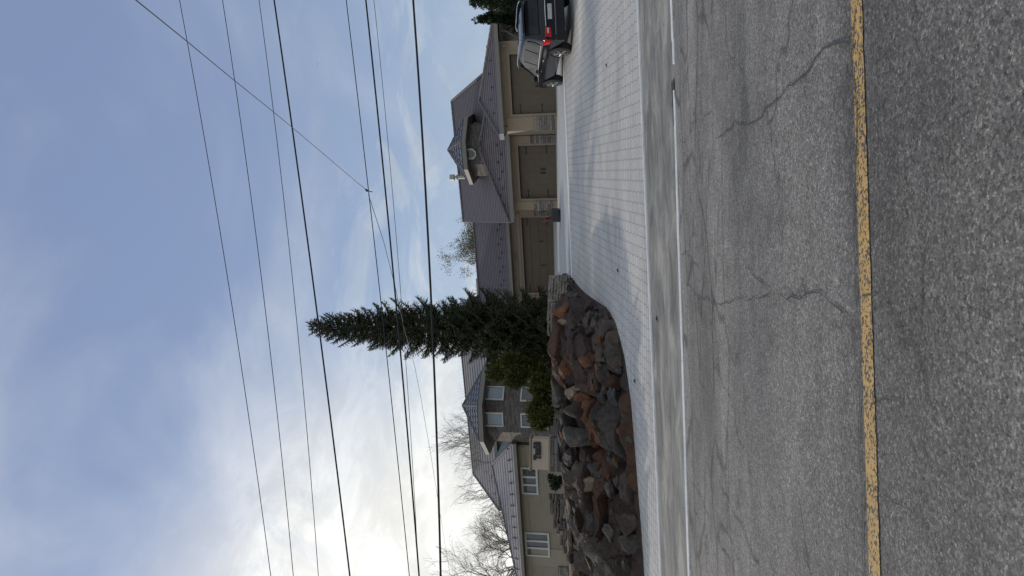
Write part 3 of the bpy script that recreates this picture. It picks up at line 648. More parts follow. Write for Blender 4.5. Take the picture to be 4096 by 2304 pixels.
# house number
def text(body,size,loc,xd,zd,ext,mat,name,parent,bold=.0):
    cu=bpy.data.curves.new(name,'FONT'); cu.body=body; cu.size=size; cu.extrude=ext; cu.align_x='CENTER'; cu.align_y='CENTER'; cu.offset=bold
    o=bpy.data.objects.new(name,cu); sc.collection.objects.link(o); bpy.context.view_layer.update()
    me=bpy.data.meshes.new_from_object(o.evaluated_get(bpy.context.evaluated_depsgraph_get())); bpy.data.objects.remove(o)
    nd=Vector(xd).cross(Vector(zd)); M4=Matrix(((xd[0],zd[0],nd[0],loc[0]),(xd[1],zd[1],nd[1],loc[1]),(xd[2],zd[2],nd[2],loc[2]),(0,0,0,1)))
    me.transform(M4); off=BASE.get(parent.name,Vector()); me.transform(Matrix.Translation(-off))
    me.materials.clear(); me.materials.append(mat); ob=bpy.data.objects.new(name,me); sc.collection.objects.link(ob); ob.parent=parent; return ob
ns,nz_=atd(2067,1026,DL-.04)
text('1050',.30,H(ns,DL-.05,nz_),FU,(0,0,1),.008,simple('dim_number',(.16,.14,.11),.6),'house_number',house,.006)
# ---- left part of the house: turret
TC=P(1950,1624,38.7); TCx=Vector((TC.x,TC.y,0)); vdir=math.atan2(-TCx.y,-TCx.x)
def octw(r,z,rot=0): return [TCx+Vector((r*math.cos(vdir+rot+i*math.pi/4),r*math.sin(vdir+rot+i*math.pi/4),z)) for i in range(8)]
fr=P(1918,1625,36.4); tez=fr.z; taz=P(1852,1624,38.7).z
Rt=2.02; a,b=octw(Rt,3.5),octw(Rt,tez)
mb=MB(); mb.add(a+b,[(i,(i+1)%8,8+(i+1)%8,8+i) for i in range(8)]); mb.build('turret_wall',M_ledge,house,fixn=True)
e=octw(2.75,tez); A=TCx+Vector((0,0,taz))
mb=MB(); mb.add(e+[A],[(i,(i+1)%8,8) for i in range(8)]+[tuple(reversed(range(8)))]); tr=mb.build('turret_roof',M_shingle,house,fixn=True)
mb=MB()
for i in range(8): scallops(mb,e[i],e[(i+1)%8],A,6,.02,.92,.32)
mb.build('shingle_courses',M_shingle,tr)
for i in range(8): capline(e[i],A,tr,.06)
g0,g1=octw(2.82,tez-.24),octw(2.82,tez-.004)
mb=MB(); mb.add(g0+g1,[(i,(i+1)%8,8+(i+1)%8,8+i) for i in range(8)]+[tuple(range(8))]); mb.build('gutter',M_fascia,house,fixn=True)
def window(cn,ux,nr,wd,h,panes=1,glass=None,fr=.07,name='window',mat=None):
    ux=Vector(ux).normalized(); nr=Vector(nr).normalized(); Z=Vector((0,0,1))
    def bx(mb,x0,x1,z0,z1,n0,n1):
        mb.hexa([cn+ux*x0+Z*z0+nr*n0,cn+ux*x1+Z*z0+nr*n0,cn+ux*x1+Z*z0+nr*n1,cn+ux*x0+Z*z0+nr*n1],[cn+ux*x0+Z*z1+nr*n0,cn+ux*x1+Z*z1+nr*n0,cn+ux*x1+Z*z1+nr*n1,cn+ux*x0+Z*z1+nr*n1])
    W,Hh=wd/2,h/2; mb=MB()
    bx(mb,-W,W,Hh-fr,Hh,.0,.09); bx(mb,-W,W,-Hh,-Hh+fr,.0,.09); bx(mb,-W,-W+fr,-Hh+fr,Hh-fr,.0,.09); bx(mb,W-fr,W,-Hh+fr,Hh-fr,.0,.09)
    pw=(wd-2*fr)/panes
    for i in range(1,panes): x=-W+fr+i*pw; bx(mb,x-fr*.6,x+fr*.6,-Hh+fr,Hh-fr,.005,.085)
    wo=mb.build(name,mat or M_white,house,fixn=True)
    for i in range(panes):
        mb=MB(); x=-W+fr+i*pw; bx(mb,x+(.6*fr if i else 0)+.001,x+pw-(.6*fr if i<panes-1 else 0)-.001,-Hh+fr+.001,Hh-fr-.001,.004,.03); mb.build('pane',glass or M_glass,wo,fixn=True)
    return wo
def facet(i,rr=Rt): # mid point & directions of turret facet i
    v=octw(rr,0); p,q=v[i%8],v[(i+1)%8]; c=(p+q)/2; return c,(q-p).normalized(),(c-TCx).normalized()
for i,x0,x1,wd in ((0,1929,2017,.84),(7,1927,2014,.84)):
    c,u_,n_=facet(i); yy=1604+41 if 0 else 0
    pz=lambda x: CAMP.z+c.y*math.tan(PITCH+math.atan((2048-x)/F0))
    zt,zb=pz(x0),pz(x1)
    window(Vector((c.x,c.y,(zt+zb)/2)),u_,n_,wd,zt-zb,1,M_glassb)
    zt,zb=pz(2083),pz(2140)
    window(Vector((c.x,c.y,(zt+zb)/2)),u_,n_,.84 if i==7 else .9,zt-zb,1,M_glass,name='window',mat=M_white if True else None)
# ---- wing at the left
DW=-1.92; zw=7.40
wc=H(-16.75,DW,zw); wa=H(-23.17,4.52,10.19); wl=H(-29.6,DW,zw)
wr=roofpoly([[wl,wc,wa]],M_roofw); wr2=roofpoly([[wc,H(-16.75,7.5,zw),wa+FB*1.0,wa]],simple('plain_metal_roof',(.11,.125,.125),.6,.1,2))
roofpoly([[wa,wa+FB*1,H(-29.6,6,zw),wl]],M_roofw)
capline(wc,wa,wr,.08); capline(wl,wa,wr,.06)
eave(-29.6,-16.75,DW-.05,DW+.5,zw)
mb=MB(); mb.boxF(-16.85,-16.75,DW+.06,1.0,zw-.2,zw-.02); mb.build('fascia',M_fascia,house)
dw=DW+.5
s0,z1w=atd(2098,2125,dw); s1,z0w=atd(2201,2226,dw)
mb=MB(); mb.boxF(-29.2,-17.2,dw,dw+.3,3.2,7.25); mb.build('wing_wall',M_siding,house)
mb=MB(); mb.boxF(-29.2,-17.3,dw-.03,dw-.002,zw-.6,7.25); mb.boxF(-26.3,-24.9-.0,dw-.035,dw-.002,3.4,zw-.62); mb.build('wall_panel',simple('plain_wall_panel',(.35,.30,.23),.8,.05,4),house)
mb=MB(); mb.boxF(-17.5,-16.9,dw+.31,2.4,3.4,7.2); mb.build('wing_wall',M_siding,house); 
mb=MB(); mb.boxF(-17.2,-13.2,2.42,2.7,3.4,7.35); mb.build('wing_wall',M_siding,house)
mb=MB(); mb.boxF(-16.7,-13.2,2.0,2.1,7.2,7.42); mb.build('fascia',M_fascia,house)
for a_,b_ in (((2098,2125),(2201,2226)),((2082,1866),(2155,1976))):
    q0,q1=atd(*a_,dw),atd(*b_,dw); wn=window(H((q0[0]+q1[0])/2,dw,(q0[1]+q1[1])/2),FU,-FB,abs(q1[0]-q0[0]),abs(q0[1]-q1[1]),3,M_glass,.11)
q0=atd(2232,2262,dw); mb=MB(); mb.boxF(-29.1,q0[0],dw-.12,dw-.036,3.3,q0[1]); mb.build('stone_cladding',M_stone,house)
# upper roof behind
q0=atd(1968,1725,4.6); q1=atd(2002,2042,4.6); zu=(q0[1]+q1[1])/2
r0=atd(1894,1896,9.5); r1=atd(1850,1440,9.5); zr=(r0[1]+r1[1])/2
uu=roofpoly([[H(q1[0],4.6,zu),H(-12.6,4.6,zu),H(-13.6,9.5,zr),H(r0[0],9.5,zr)],[H(r0[0],9.5,zr),H(-13.6,9.5,zr),H(-13.6,14,zu),H(q1[0],14,zu)]],M_roofw)
capline(H(q1[0],4.6,zu),H(r0[0],9.5,zr),uu,.06); capline(H(r0[0],9.5,zr),H(-13.6,9.5,zr),uu,.06)
mb=MB(); mb.boxF(q1[0]+.6,-12.9,5.0,5.3,3.5,zu-.1); mb.build('upper_wall',M_siding,house); eave(q1[0],-12.6,4.55,5.0,zu)
guards(q1[0]+1.2,-14.5,12,4.6,zu,(zr-zu)/4.9,(.35,.8)); 
kw=(10.19-zw)/(4.52-DW); guards(-28.4,-17.8,26,DW,zw,kw,(.45,.95))
# ------------------------------------------------------------------ walls, sign, rocks
def stonewall(name,pts,wid,label,tops,rows,mat,rng_=.32,hrow=.1):
    # pts: plan polyline; tops: z of the top at each point; rows of individually cut stones in one wall
    mb=MB(); 
    for (a,b),(ta,tb) in zip(zip(pts[:-1],pts[1:]),zip(tops[:-1],tops[1:])):
        a=Vector((*a,0)); b=Vector((*b,0)); L_=(b-a).length; u=(b-a).normalized(); n=Vector((-u.y,u.x,0))
        for r in range(rows):
            x=-random.uniform(0,.2)
            while x<L_:
                l=random.uniform(.5,1.3)*rng_; x0,x1=max(0,x),min(L_,x+l-.012); x+=l
                if x1-x0<.04: continue
                t0=ta+(tb-ta)*x0/L_; t1=ta+(tb-ta)*x1/L_; tt=min(t0,t1) if abs(ta-tb)<.01 else (t0+t1)/2
                zt=tt-r*hrow-random.uniform(0,.012); zb=tt-(r+1)*hrow+.012; o=random.uniform(-.035,.035); j=lambda:random.uniform(-.012,.012)
                f=[a+u*x0-n*(wid/2+o),a+u*x1-n*(wid/2+o),a+u*x1+n*(wid/2),a+u*x0+n*(wid/2)]
                mb.hexa([p+Vector((j(),j(),zb+j())) for p in f],[p+Vector((j(),j(),zt+j())) for p in f])
    o=mb.build(name,mat,None,fixn=True); tag(o,label,'wall'); return o
M_wallst=mk_rock('stacked_wall_stone',(.11,.095,.08),(.23,.2,.165),(.36,.31,.26),3.,.5)
ca=P(2210,1118,25.6); cb=P(2195,1225,24.5); cd=P(2190,1330,23.8)
stonewall('stacked_stone_wall',[(ca.x,ca.y),(cb.x,cb.y),(cd.x,cd.y)],.45,'pale dry-stacked stone wall rising at the corner of the driveway',[ca.z+.13,cb.z+.05,cd.z-.0],11,M_wallst,.42,.105)
la=P(2192,1975,21.4); lb=P(2222,2110,21.2); lc_=P(2272,2245,20.8)
stonewall('stacked_stone_wall',[(lc_.x,lc_.y),(lb.x,lb.y),(la.x,la.y)],.4,'sloping dry-stacked stone wall below the white three-pane window',[lc_.z,lb.z,la.z],7,mk_rock('dark_wall_stone',(.07,.06,.05),(.15,.13,.11),(.26,.23,.19),3.,.5),.4,.09)
# sign
SY=20.6
sa,sb=P(2125,1877,SY),P(2194,1758,SY); zt_,zm_=sa.z,sb.z; zb_=P(2238,1820,SY).z
sg=empty('sign_pillar',((sa.x+sb.x)/2,SY,zb_-.4),'beige plaster name pillar on a stone base with black raised letters among the boulders','sign')
mb=MB(); mb.box((sa.x,SY,zm_),(sb.x,SY+.42,zt_)); bevel(mb.build('sign_panel',simple('pale_sign_plaster',(.52,.43,.33),.9,.05,8,.2,80),sg),.012)
mb=MB(); mb.box((sa.x-.05,SY-.05,zt_+.002),(sb.x+.05,SY+.47,zt_+.055)); bevel(mb.build('cap_slab',M_stuccot,sg),.01)
mb=MB(); mb.box((sa.x-.07,SY-.06,zm_-.07),(sb.x+.05,SY+.48,zm_-.002)); bevel(mb.build('ledge',M_stuccot,sg),.01)
mb=MB(); mb.box((sa.x-.04,SY-.03,zb_-.75),(sb.x+.02,SY+.45,zm_-.072)); mb.build('stone_base',mk_stone('sign_base_stone',[(.09,.08,.08),(.15,.13,.13),(.24,.22,.21)],.42,.12,.01,0),sg)
# letters: slab serif glyphs drawn as thick strokes
GL={'T':([((.5,0),(.5,1)),((.0,.94),(1,.94)),((.04,.94),(.04,.72)),((.96,.94),(.96,.72)),((.28,.04),(.72,.04))],.95),
'e':([((.1,.36),(.9,.36)),((.9,.36),(.86,.56)),((.86,.56),(.6,.68)),((.6,.68),(.4,.68)),((.4,.68),(.12,.5)),((.12,.5),(.1,.2)),((.1,.2),(.35,.03)),((.35,.03),(.65,.03)),((.65,.03),(.9,.16))],.66),
'n':([((.2,0),(.2,.66)),((.0,.66),(.2,.66)),((.2,.5),(.5,.68)),((.5,.68),(.8,.5)),((.8,.5),(.8,0)),((.02,.04),(.4,.04)),((.62,.04),(1,.04))],.72),
'5':([((.9,.95),(.2,.95)),((.2,.95),(.14,.55)),((.14,.55),(.55,.62)),((.55,.62),(.88,.42)),((.88,.42),(.85,.16)),((.85,.16),(.5,.02)),((.5,.02),(.12,.1)),((.12,.1),(.12,.22))],.66),
'0':([((.5,.98),(.18,.82)),((.18,.82),(.1,.5)),((.1,.5),(.18,.18)),((.18,.18),(.5,.02)),((.5,.02),(.82,.18)),((.82,.18),(.9,.5)),((.9,.5),(.82,.82)),((.82,.82),(.5,.98))],.68)}
l0,l1=P(2135,1836,SY),P(2162,1769,SY); Ht=l0.z-l1.z; tot=sum(GL[c][1] for c in 'Ten50')+.12*4; W_=l1.x-l0.x; cx=l0.x
M_letter=simple('black_letter_metal',(.018,.017,.016),.45,.1,8)
for ch in 'Ten50':
    gw=GL[ch][1]/tot*W_; mb=MB()
    for q,(a_,b_) in enumerate(GL[ch][0]):
        a=Vector((cx+a_[0]*gw,0,l1.z+a_[1]*Ht)); b=Vector((cx+b_[0]*gw,0,l1.z+b_[1]*Ht)); d=(b-a).normalized(); n=Vector((-d.z,0,d.x)); th=.024 if abs(d.x)<.9 else .019; ex=d*th*.7
        y0=SY-.035-q*.0006
        mb.prism([Vector((p.x,y0,p.z)) for p in (a-ex-n*th,b+ex-n*th,b+ex+n*th,a-ex+n*th)],(0,.034+q*.0006,0))
    mb.build('letter',M_letter,sg,fixn=True); cx+=gw+.12/tot*W_
# boulders
def Ghit(x,y):
    return ground_hit(x,y,lambda X,Y: G(X,Y) if X<edge else T(X,Y))
def boulder(c,rx,rz,mat,seed,name='boulder',depth=None,rough=1.):
    rd=random.Random(seed); bm=bmesh.new(); dp=depth or (rx+rz)/2
    tilt=rd.uniform(-.4,.4)
    for i in range(13):
        v=Vector((rd.gauss(0,1),rd.gauss(0,1),rd.gauss(0,1))).normalized()*rd.uniform(.86,1.06)
        bm.verts.new((v.x,v.y,v.z))
    bmesh.ops.convex_hull(bm,input=bm.verts)
    bmesh.ops.delete(bm,geom=[v for v in bm.verts if not v.link_faces],context='VERTS')
    bmesh.ops.bevel(bm,geom=bm.edges[:],offset=.045,segments=1,profile=.5,affect='EDGES')
    bmesh.ops.triangulate(bm,faces=bm.faces[:])
    bmesh.ops.subdivide_edges(bm,edges=bm.edges[:],cuts=3,use_grid_fill=True)
    off=Vector((seed*3.1,seed*1.7,0))
    mr=Matrix.Rotation(tilt,3,'Y')
    for v in bm.verts:
        k=1+.10*noise.fractal(v.co*1.6+off,1.,2.,4)+.05*noise.noise(v.co*5+off)+.035*noise.noise(v.co*11+off)
        q=mr@(v.co*k); v.co=Vector((q.x*rx,q.y*dp,q.z*rz))
    me=bpy.data.meshes.new(name); bm.to_mesh(me); bm.free(); me.materials.append(mat)
    for p in me.polygons: p.use_smooth=False
    o=bpy.data.objects.new(name,me); sc.collection.objects.link(o); o.location=c; return o
A4=lambda x,y,hx,hy:(2150+x/2.635,1150+y/2.635,hx/2.635,hy/2.635); B5=lambda x,y,hx,hy:(2150+x/2.4,1700+y/2.4,hx/2.4,hy/2.4)
BL=[(A4(265,270,100,85),M_rust,'bright rust-orange boulder just below the end of the pale stacked wall'),
(A4(268,362,40,38),M_tan,'small cream stone set against the lower side of the bright rust-orange boulder'),
(A4(310,850,88,165),M_rust,'long rust-brown slab along the top of the bank below the green shrubs'),
(A4(370,505,48,52),M_blue,'blue-grey stone resting beside a smaller squared grey stone'),
(A4(443,472,34,40),M_blue,'small squared blue-grey stone in the middle of the right-hand bank'),
(A4(445,402,30,26),M_grey,'small flat grey stone above the squared blue-grey stone'),
(A4(515,400,42,75),M_grey,'upright greenish grey stone with a pointed lower end'),
(A4(600,372,38,62),M_grey,'upright plain grey stone next to the pointed greenish one'),
(A4(690,238,42,42),M_grey,'rounded grey stone near the bend of the paved driveway'),
(A4(622,222,26,18),M_grey,'fist-like pale stone just above the rounded stone near the driveway bend'),
(A4(705,325,60,58),M_dark,'brown-grey block below the rounded stone near the driveway bend'),
(A4(540,200,38,80),M_dark,'narrow dark wedge of rock leaning at the driveway corner'),
(A4(380,110,70,60),M_grey,'broken grey rock under the foot of the pale stacked wall'),
(A4(560,790,110,85),M_rust,'broad rust-red boulder in the centre of the bank'),
(A4(640,905,60,90),M_rust,'dark red angular boulder leaning on the broad rust-red one'),
(A4(705,930,58,92),M_grey,'smooth grey boulder beside the dark red angular one, close to the paving'),
(A4(850,860,48,42),M_grey,'squarish grey stone at the paving edge below the smooth grey boulder'),
(A4(500,1165,88,68),M_rust,'triangular orange rock with a pale worn edge'),
(A4(665,1180,66,78),M_grey,'cracked grey block beside the triangular orange rock'),
(A4(365,1110,66,78),M_tan,'pinkish broken rock at the foot of the long rust-brown slab'),
(A4(470,1290,190,74),M_dark,'long dark brown slab running down the bank left of the triangular rock'),
(A4(800,1150,58,95),M_blue,'blue-grey slab close to the paving near the middle of the bank'),
(A4(940,1350,48,50),M_blue,'blue-grey corner stone touching the pale pavers'),
(A4(700,520,125,105),M_dark,'wide brown mottled rock above the bend of the paving'),
(A4(790,700,92,60),M_grey,'crumbly grey rock beside the narrowing pavers'),
(B5(430,150,210,115),M_grey,'very large smooth grey boulder in front of the lettered pillar'),
(B5(255,90,42,95),M_rust,'rust-orange shoulder of rock behind the very large grey boulder'),
(B5(330,300,72,62),M_dark,'dark reddish rock below the lettered pillar'),
(B5(520,590,145,82),M_tan,'large tan boulder left of the lettered pillar'),
(B5(400,430,70,60),M_dark,'brown rock between the lettered pillar and the large tan boulder'),
(B5(565,430,78,66),M_blue,'blue-grey rock above the large tan boulder'),
(B5(452,372,24,36),M_blue,'small pale blue chip of rock right of the large tan boulder'),
(B5(480,760,108,78),M_dark,'dark block left of the large tan boulder'),
(B5(560,950,118,92),M_grey,'ridged grey rock with slanting pale edges'),
(B5(680,1035,48,78),M_grey,'pale grey fin of rock beside the ridged one'),
(B5(318,1130,38,118),M_tan,'sunlit tan boulder under the sloping stacked wall'),
(B5(300,790,28,78),M_tan,'low sunlit tan rock on top of the bank between the two walls of stone'),
(B5(600,1250,170,140),M_grey,'big grey outcrop rock near the left edge of the bank'),
(B5(865,950,115,125),M_dark,'dark grey sloping rock near the left end of the paving'),
(B5(900,1150,105,78),M_grey,'low grey ledge touching the left end of the paving'),
(B5(350,1400,60,90),M_tan,'pale sunlit ledge at the far left end of the bank'),
(B5(460,1350,130,100),M_dark,'dark overhanging rock at the far left of the bank'),
(B5(870,620,78,145),M_dark,'dark hollowed rock at the foot of the bank below the tan boulder'),
(B5(700,620,46,58),M_grey,'small grey stone right at the lower end of the tan boulder'),
(B5(880,160,58,80),M_grey,'grey stone at the paving edge below the very large grey boulder'),
(B5(755,340,38,58),M_grey,'chipped grey stone between the very large boulder and the paving')]
BSHORT=[]
for i,((x,y,hx,hy),mt,lab) in enumerate(BL):
    BSHORT.append((Ghit(x,y),lab)); q=Ghit(x,y); k=q.y/F0; rz,rx=hx*k*1.42,hy*k*1.42
    o=boulder(q+Vector((0,.30*(rx+rz)/2,-.04*rz)),rx,rz,mt,i+11,depth=.8*min(rx,rz)+.1*(rx+rz)); tag(o,lab,'boulder','boulders of the rock bank')
STOP={'just','set','along','resting','in','above','next','near','below','leaning','under','beside','with','at','running','close','touching','behind','left','between','on','right','of','from'}
CN={'grey_rock':'grey','dark_brown_rock':'dark brown','blue_grey_rock':'blue-grey','rust_stained_rock':'rusty'}
for i in range(46):
    x=random.uniform(-10.5,edge-.3); yb=bank_base_y(x); y=yb+random.choice([random.uniform(.1,.8),random.uniform(.3,3.0)])
    sz_=random.uniform(.06,.19); mt=random.choice([M_grey,M_dark,M_dark,M_grey,M_blue,M_rust]); q=Vector((x,y,G(x,y)+sz_*.15+.06)); o=boulder(q,sz_,sz_*random.uniform(.5,.9),mt,100+i,'loose_stone')
    lab=min(BSHORT,key=lambda t:(t[0]-q).length)[1].split(); n_=next((k for k,w_ in enumerate(lab) if w_ in STOP and k>1),6)
    tag(o,'%s %s loose stone lying next to the %s'%('tiny' if sz_<.12 else 'small',CN[mt.name],' '.join(lab[:n_])),'stone','loose stones on the rock bank')
# ------------------------------------------------------------------ vegetation
def spruce(base,H_,rmax,seed):
    rd=random.Random(seed); root=empty('spruce_tree',base,'tall narrow dark green spruce standing between the garages and the turret','tree')
    tr=MB(); tr.tube([base,base+Vector((0,0,H_*.5)),base+Vector((-.1,0,H_*.98))],[.17,.1,.02],8); tr.build('trunk',M_bark,root)
    mb=MB(); br=MB(); n=330
    for i in range(n):
        t=(i+rd.random())/n; t=t**.85; z=H_*(1-t); rr=(rmax*(min(1,t*1.1)**.66)*rd.uniform(.60,1.22)+.15)
        if t>.93: rr*=.95
        az=i*2.399963+rd.uniform(-.3,.3); dirv=Vector((math.cos(az),math.sin(az),0)); dro=-.05-.45*t+rd.uniform(-.22,.22); lf=rd.uniform(.5,1.5)
        pts=[]; m_=7
        for k in range(m_+1):
            u=k/m_; pts.append(base+Vector((0,0,z))+dirv*rr*u+Vector((0,0,rr*(dro*u+.42*lf*u*u*u*(1.1-t*.5)+ (.5*u*(1-t)**2)))))
        br.tube(pts,[.022*(1-.8*k/m_) for k in range(m_+1)],3,False)
        side=dirv.cross(Vector((0,0,1)))
        steps=int(rr/.055)+3
        for k in range(steps):
            u=.12+.9*k/steps
            if u>1: u=1
            a=min(m_-1,int(u*m_)); p=pts[a].lerp(pts[a+1],u*m_-a); d0=(pts[a+1]-pts[a]).normalized()
            for sgn in (-1,1,0):
                ln=(.52*(1-u)*rr+.16)*rd.uniform(.6,1.2) if sgn else .16
                tdv=(d0*.75+side*sgn*.75+Vector((0,0,rd.uniform(-.55,-.1)-.25*t if sgn else .25))).normalized()
                nt_=max(2,int(ln/.05))
                for q in range(nt_):
                    c=p+tdv*ln*(q/nt_)+Vector((0,0,-.10*ln*(q/nt_)**2))
                    for _ in range(2):
                        w_=Vector((rd.uniform(-1,1),rd.uniform(-1,1),rd.uniform(-1,1))); w_=(w_-tdv*w_.dot(tdv)).normalized()
                        tip=c+tdv*rd.uniform(.05,.10)+w_*rd.uniform(.035,.07)
                        wd=tdv.cross(w_).normalized()*.016
                        mb.add([c-wd,c+wd,tip],[(0,1,2)])
    mb.build('crown',M_spruce,root); br.build('branches',M_bark,root); return root
sb_=P(2195,1318,27.0); st_=P(1243,1338,27.0); sbz=G(sb_.x,21.5)+.4
spruce(Vector((sb_.x,27.0,3.4)),st_.z-3.4,1.62,5)
def shrub(name,base,rads,n,size,mat,label,cat,seed,group=None,top=0,clump=26,trunk=.08):
    rd=random.Random(seed); root=empty(name,base,label,cat,group); c=Vector(base)+Vector((0,0,rads[2]))
    t=MB(); t.tube([Vector(base)+Vector((0,0,-.3)),c],[trunk,trunk*.4],6)
    for k in range(5):
        a=rd.uniform(0,6.28); t.tube([Vector(base)+Vector((0,0,.1*rads[2])),c+Vector((math.cos(a)*rads[0]*.6,math.sin(a)*rads[1]*.6,rads[2]*rd.uniform(-.2,.7)))],[trunk*.5,.01],4)
    t.build('stems',M_bark,root)
    mb=MB(); cl=[]
    for k in range(clump):
        v=Vector((rd.gauss(0,1),rd.gauss(0,1),rd.gauss(0,1))).normalized()*(rd.uniform(.45,1)); w_=1
        if top: w_=1-.55*max(0,v.z)
        cl.append((c+Vector((v.x*rads[0]*w_,v.y*rads[1]*w_,v.z*rads[2])),rd.uniform(.28,.5)*min(rads[:2])))
    for k in range(n):
        cc_,cr=rd.choice(cl); v=Vector((rd.gauss(0,1),rd.gauss(0,1),rd.gauss(0,1))).normalized()*cr*rd.uniform(.55,1.1); v.z*=1.25; p=cc_+v
        if p.z<base[2]: p.z=base[2]+rd.uniform(0,.2)
        d=(v.normalized()*.7+Vector((rd.uniform(-.6,.6),rd.uniform(-.6,.6),rd.uniform(0,.9)))).normalized(); s=size*rd.uniform(.6,1.4); w2=d.cross(Vector((rd.gauss(0,1),rd.gauss(0,1),rd.gauss(0,1)))).normalized()*s*.28
        mb.add([p-w2,p+w2,p+w2*.4+d*s,p-w2*.4+d*s*1.1],[(0,1,2,3)])
    mb.build('crown',mat,root); return root
def pshrub(name,x0,x1,y0,y1,Y,n,size,mat,label,cat,seed,**k):
    a,b=P(x0,y1,Y),P(x1,y0,Y); rx=(b.x-a.x)/2; rz=(a.z-b.z)/2
    return shrub(name,((a.x+b.x)/2,Y,b.z),(rx*.82,rx*.8,rz*.86),n,size,mat,label,cat,seed,**k)
pshrub('juniper_shrub',1925,2200,1395,1560,25.8,15000,.085,M_junip,'tall leaning yellow-green evergreen shrub touching the left side of the spruce','shrub',21,top=1,clump=40)
pshrub('juniper_shrub',2110,2205,1490,1600,23.5,6500,.07,M_junip,'low rounded evergreen shrub in front of the tall yellow-green one','shrub',22,clump=30)
pshrub('juniper_shrub',2100,2212,1580,1715,23.6,8500,.07,M_junip,'low wide dark olive shrub below the turret window','shrub',23,clump=30)
pshrub('juniper_shrub',2186,2250,1884,1955,22.4,1300,.08,M_cedar,'small ragged dark bush left of the lettered pillar','shrub',29,clump=7)
pshrub('cedar_tree',1815,2225,-95,66,30.2,26000,.085,M_cedar,'dark columnar evergreen at the edge of the view right of the right garage','tree',31,top=1,clump=220,group='columnar evergreens beside the right garage')
pshrub('cedar_tree',1838,2225,22,114,31.4,18000,.085,M_cedar,'slimmer dark columnar evergreen against the eave corner of the right garage','tree',32,top=1,clump=180,group='columnar evergreens beside the right garage')
pshrub('small_tree',2012,2215,60,162,32.2,3000,.09,M_spring,'small thin-leaved tree behind the parked vehicle','tree',33,clump=46)
def btree(name,base,H_,spread,seed,label,lv=6,lean=(0,0),mat=None,leaf=None,nl=0,r0=None,thin=1.,group='bare trees behind the house',start=.3):
    rd=random.Random(seed); root=empty(name,base,label,'tree',group); tr=MB(); br=MB(); tips=[]
    def grow(p,d,l,r,k):
        n=3; pts=[p]; 
        for i in range(n):
            d=(d+Vector((rd.gauss(0,.10),rd.gauss(0,.10),rd.gauss(0,.07)+.03))).normalized(); pts.append(pts[-1]+d*l/n)
        (tr if k==0 else br).tube(pts,[r*(1-.35*i/n) for i in range(n+1)],6 if k==0 else 3,False)
        if k>=lv: tips.append(pts[-1]); return
        nb=rd.choice([2,3,3,4]) if k else 6
        for j in range(nb):
            ax=d.orthogonal().normalized(); ax.rotate(Matrix.Rotation(rd.uniform(0,6.28),3,d)); ang=rd.uniform(.3,.75)*spread; q=d.copy(); q.rotate(Matrix.Rotation(ang,3,ax))
            pos=pts[-1] if j==0 else pts[rd.choice([1,2,3]) if k else rd.choice([2,3])]
            grow(pos,q,l*rd.uniform(.62,.86),max(r*rd.uniform(.48,.64),.0055*thin),k+1)
    grow(Vector(base),Vector((lean[0],lean[1],1)).normalized(),H_*start,r0 or H_*.014,0)
    tr.build('trunk',mat or M_bark,root); br.build('branches',mat or M_twig,root)
    if leaf:
        mb=MB()
        for p in tips:
            for _ in range(nl):
                c=p+Vector((rd.gauss(0,.16),rd.gauss(0,.16),rd.gauss(0,.16))); u_=Vector((rd.gauss(0,1),rd.gauss(0,1),rd.gauss(0,1))).normalized()*.05; v_=u_.orthogonal().normalized()*.04; mb.add([c-u_,c+v_,c+u_,c-v_],[(0,1,2,3)])
        mb.build('leaves',leaf,root)
    return root
def pb(x,y,Y): q=P(x,y,Y); return q
def tr_at(name,y,Y,xtop,zb,*a,**k):
    q=P(xtop,y,Y); return btree(name,(q.x,Y,zb),(q.z-zb)*1.02,*a,**k)
tr_at('bare_tree',1800,50,1760,5.5,1.0,42,'bare tree rising over the upper roof just left of the turret tip',thin=1.2,lv=6)
tr_at('bare_tree',1690,54,1770,5.5,.9,43,'bare tree with upright twigs right behind the turret tip',thin=1.2,lv=6)
tr_at('bare_tree',1905,58,1800,5.5,.9,47,'thin bare tree above the left end of the upper roof',thin=1.2,lv=5)
tr_at('bare_tree',2180,47,1860,5.5,1.15,44,'big bare tree with a thick trunk behind the left wing roof',lv=7,thin=1.0,r0=.2)
tr_at('bare_tree',2010,60,1930,5.5,1.,45,'low bare tree seen in the gap between the two left roofs',thin=1.1,lv=6)
tr_at('bare_tree',2330,36,1715,4.5,1.,46,'bare tree with spiky shoots at the left edge of the view',thin=.9,lv=6)
tr_at('leafing_tree',1030,56,1805,6,1.0,48,'small-leaved tree just coming into leaf above the left garage roof',lv=6,leaf=M_spring,nl=15,thin=1.2,group='trees behind the garages')
# dead leaves on the paving
mlf=simple('dead_leaf',(.09,.065,.05),.9,.3,30)
for i,(x,y,lab) in enumerate(((2480,1082,'curled dry leaf on the pavers near the driveway bend'),(2434,260,'curled dry leaf on the pavers nearest the vehicle'),(2548,1525,'curled dry leaf on the narrow paving beside the bank'),(2640,1275,'curled dry leaf on the road shoulder'))):
    q=ground_hit(x,y); mb=MB(); z=.036
    a=random.uniform(-.4,.4); ux=Vector((math.cos(a),math.sin(a),0))*.07; uy=Vector((-math.sin(a),math.cos(a),0))*.035; b=q+Vector((0,0,z))
    mb.add([b-ux,b+uy+Vector((0,0,.05)),b+ux+Vector((0,0,.02)),b-uy+Vector((0,0,.04)),b+Vector((0,0,.01))],[(0,4,1),(1,4,2),(2,4,3),(3,4,0)]); tag(mb.build('dead_leaf',mlf),lab,'leaf','dead leaves')
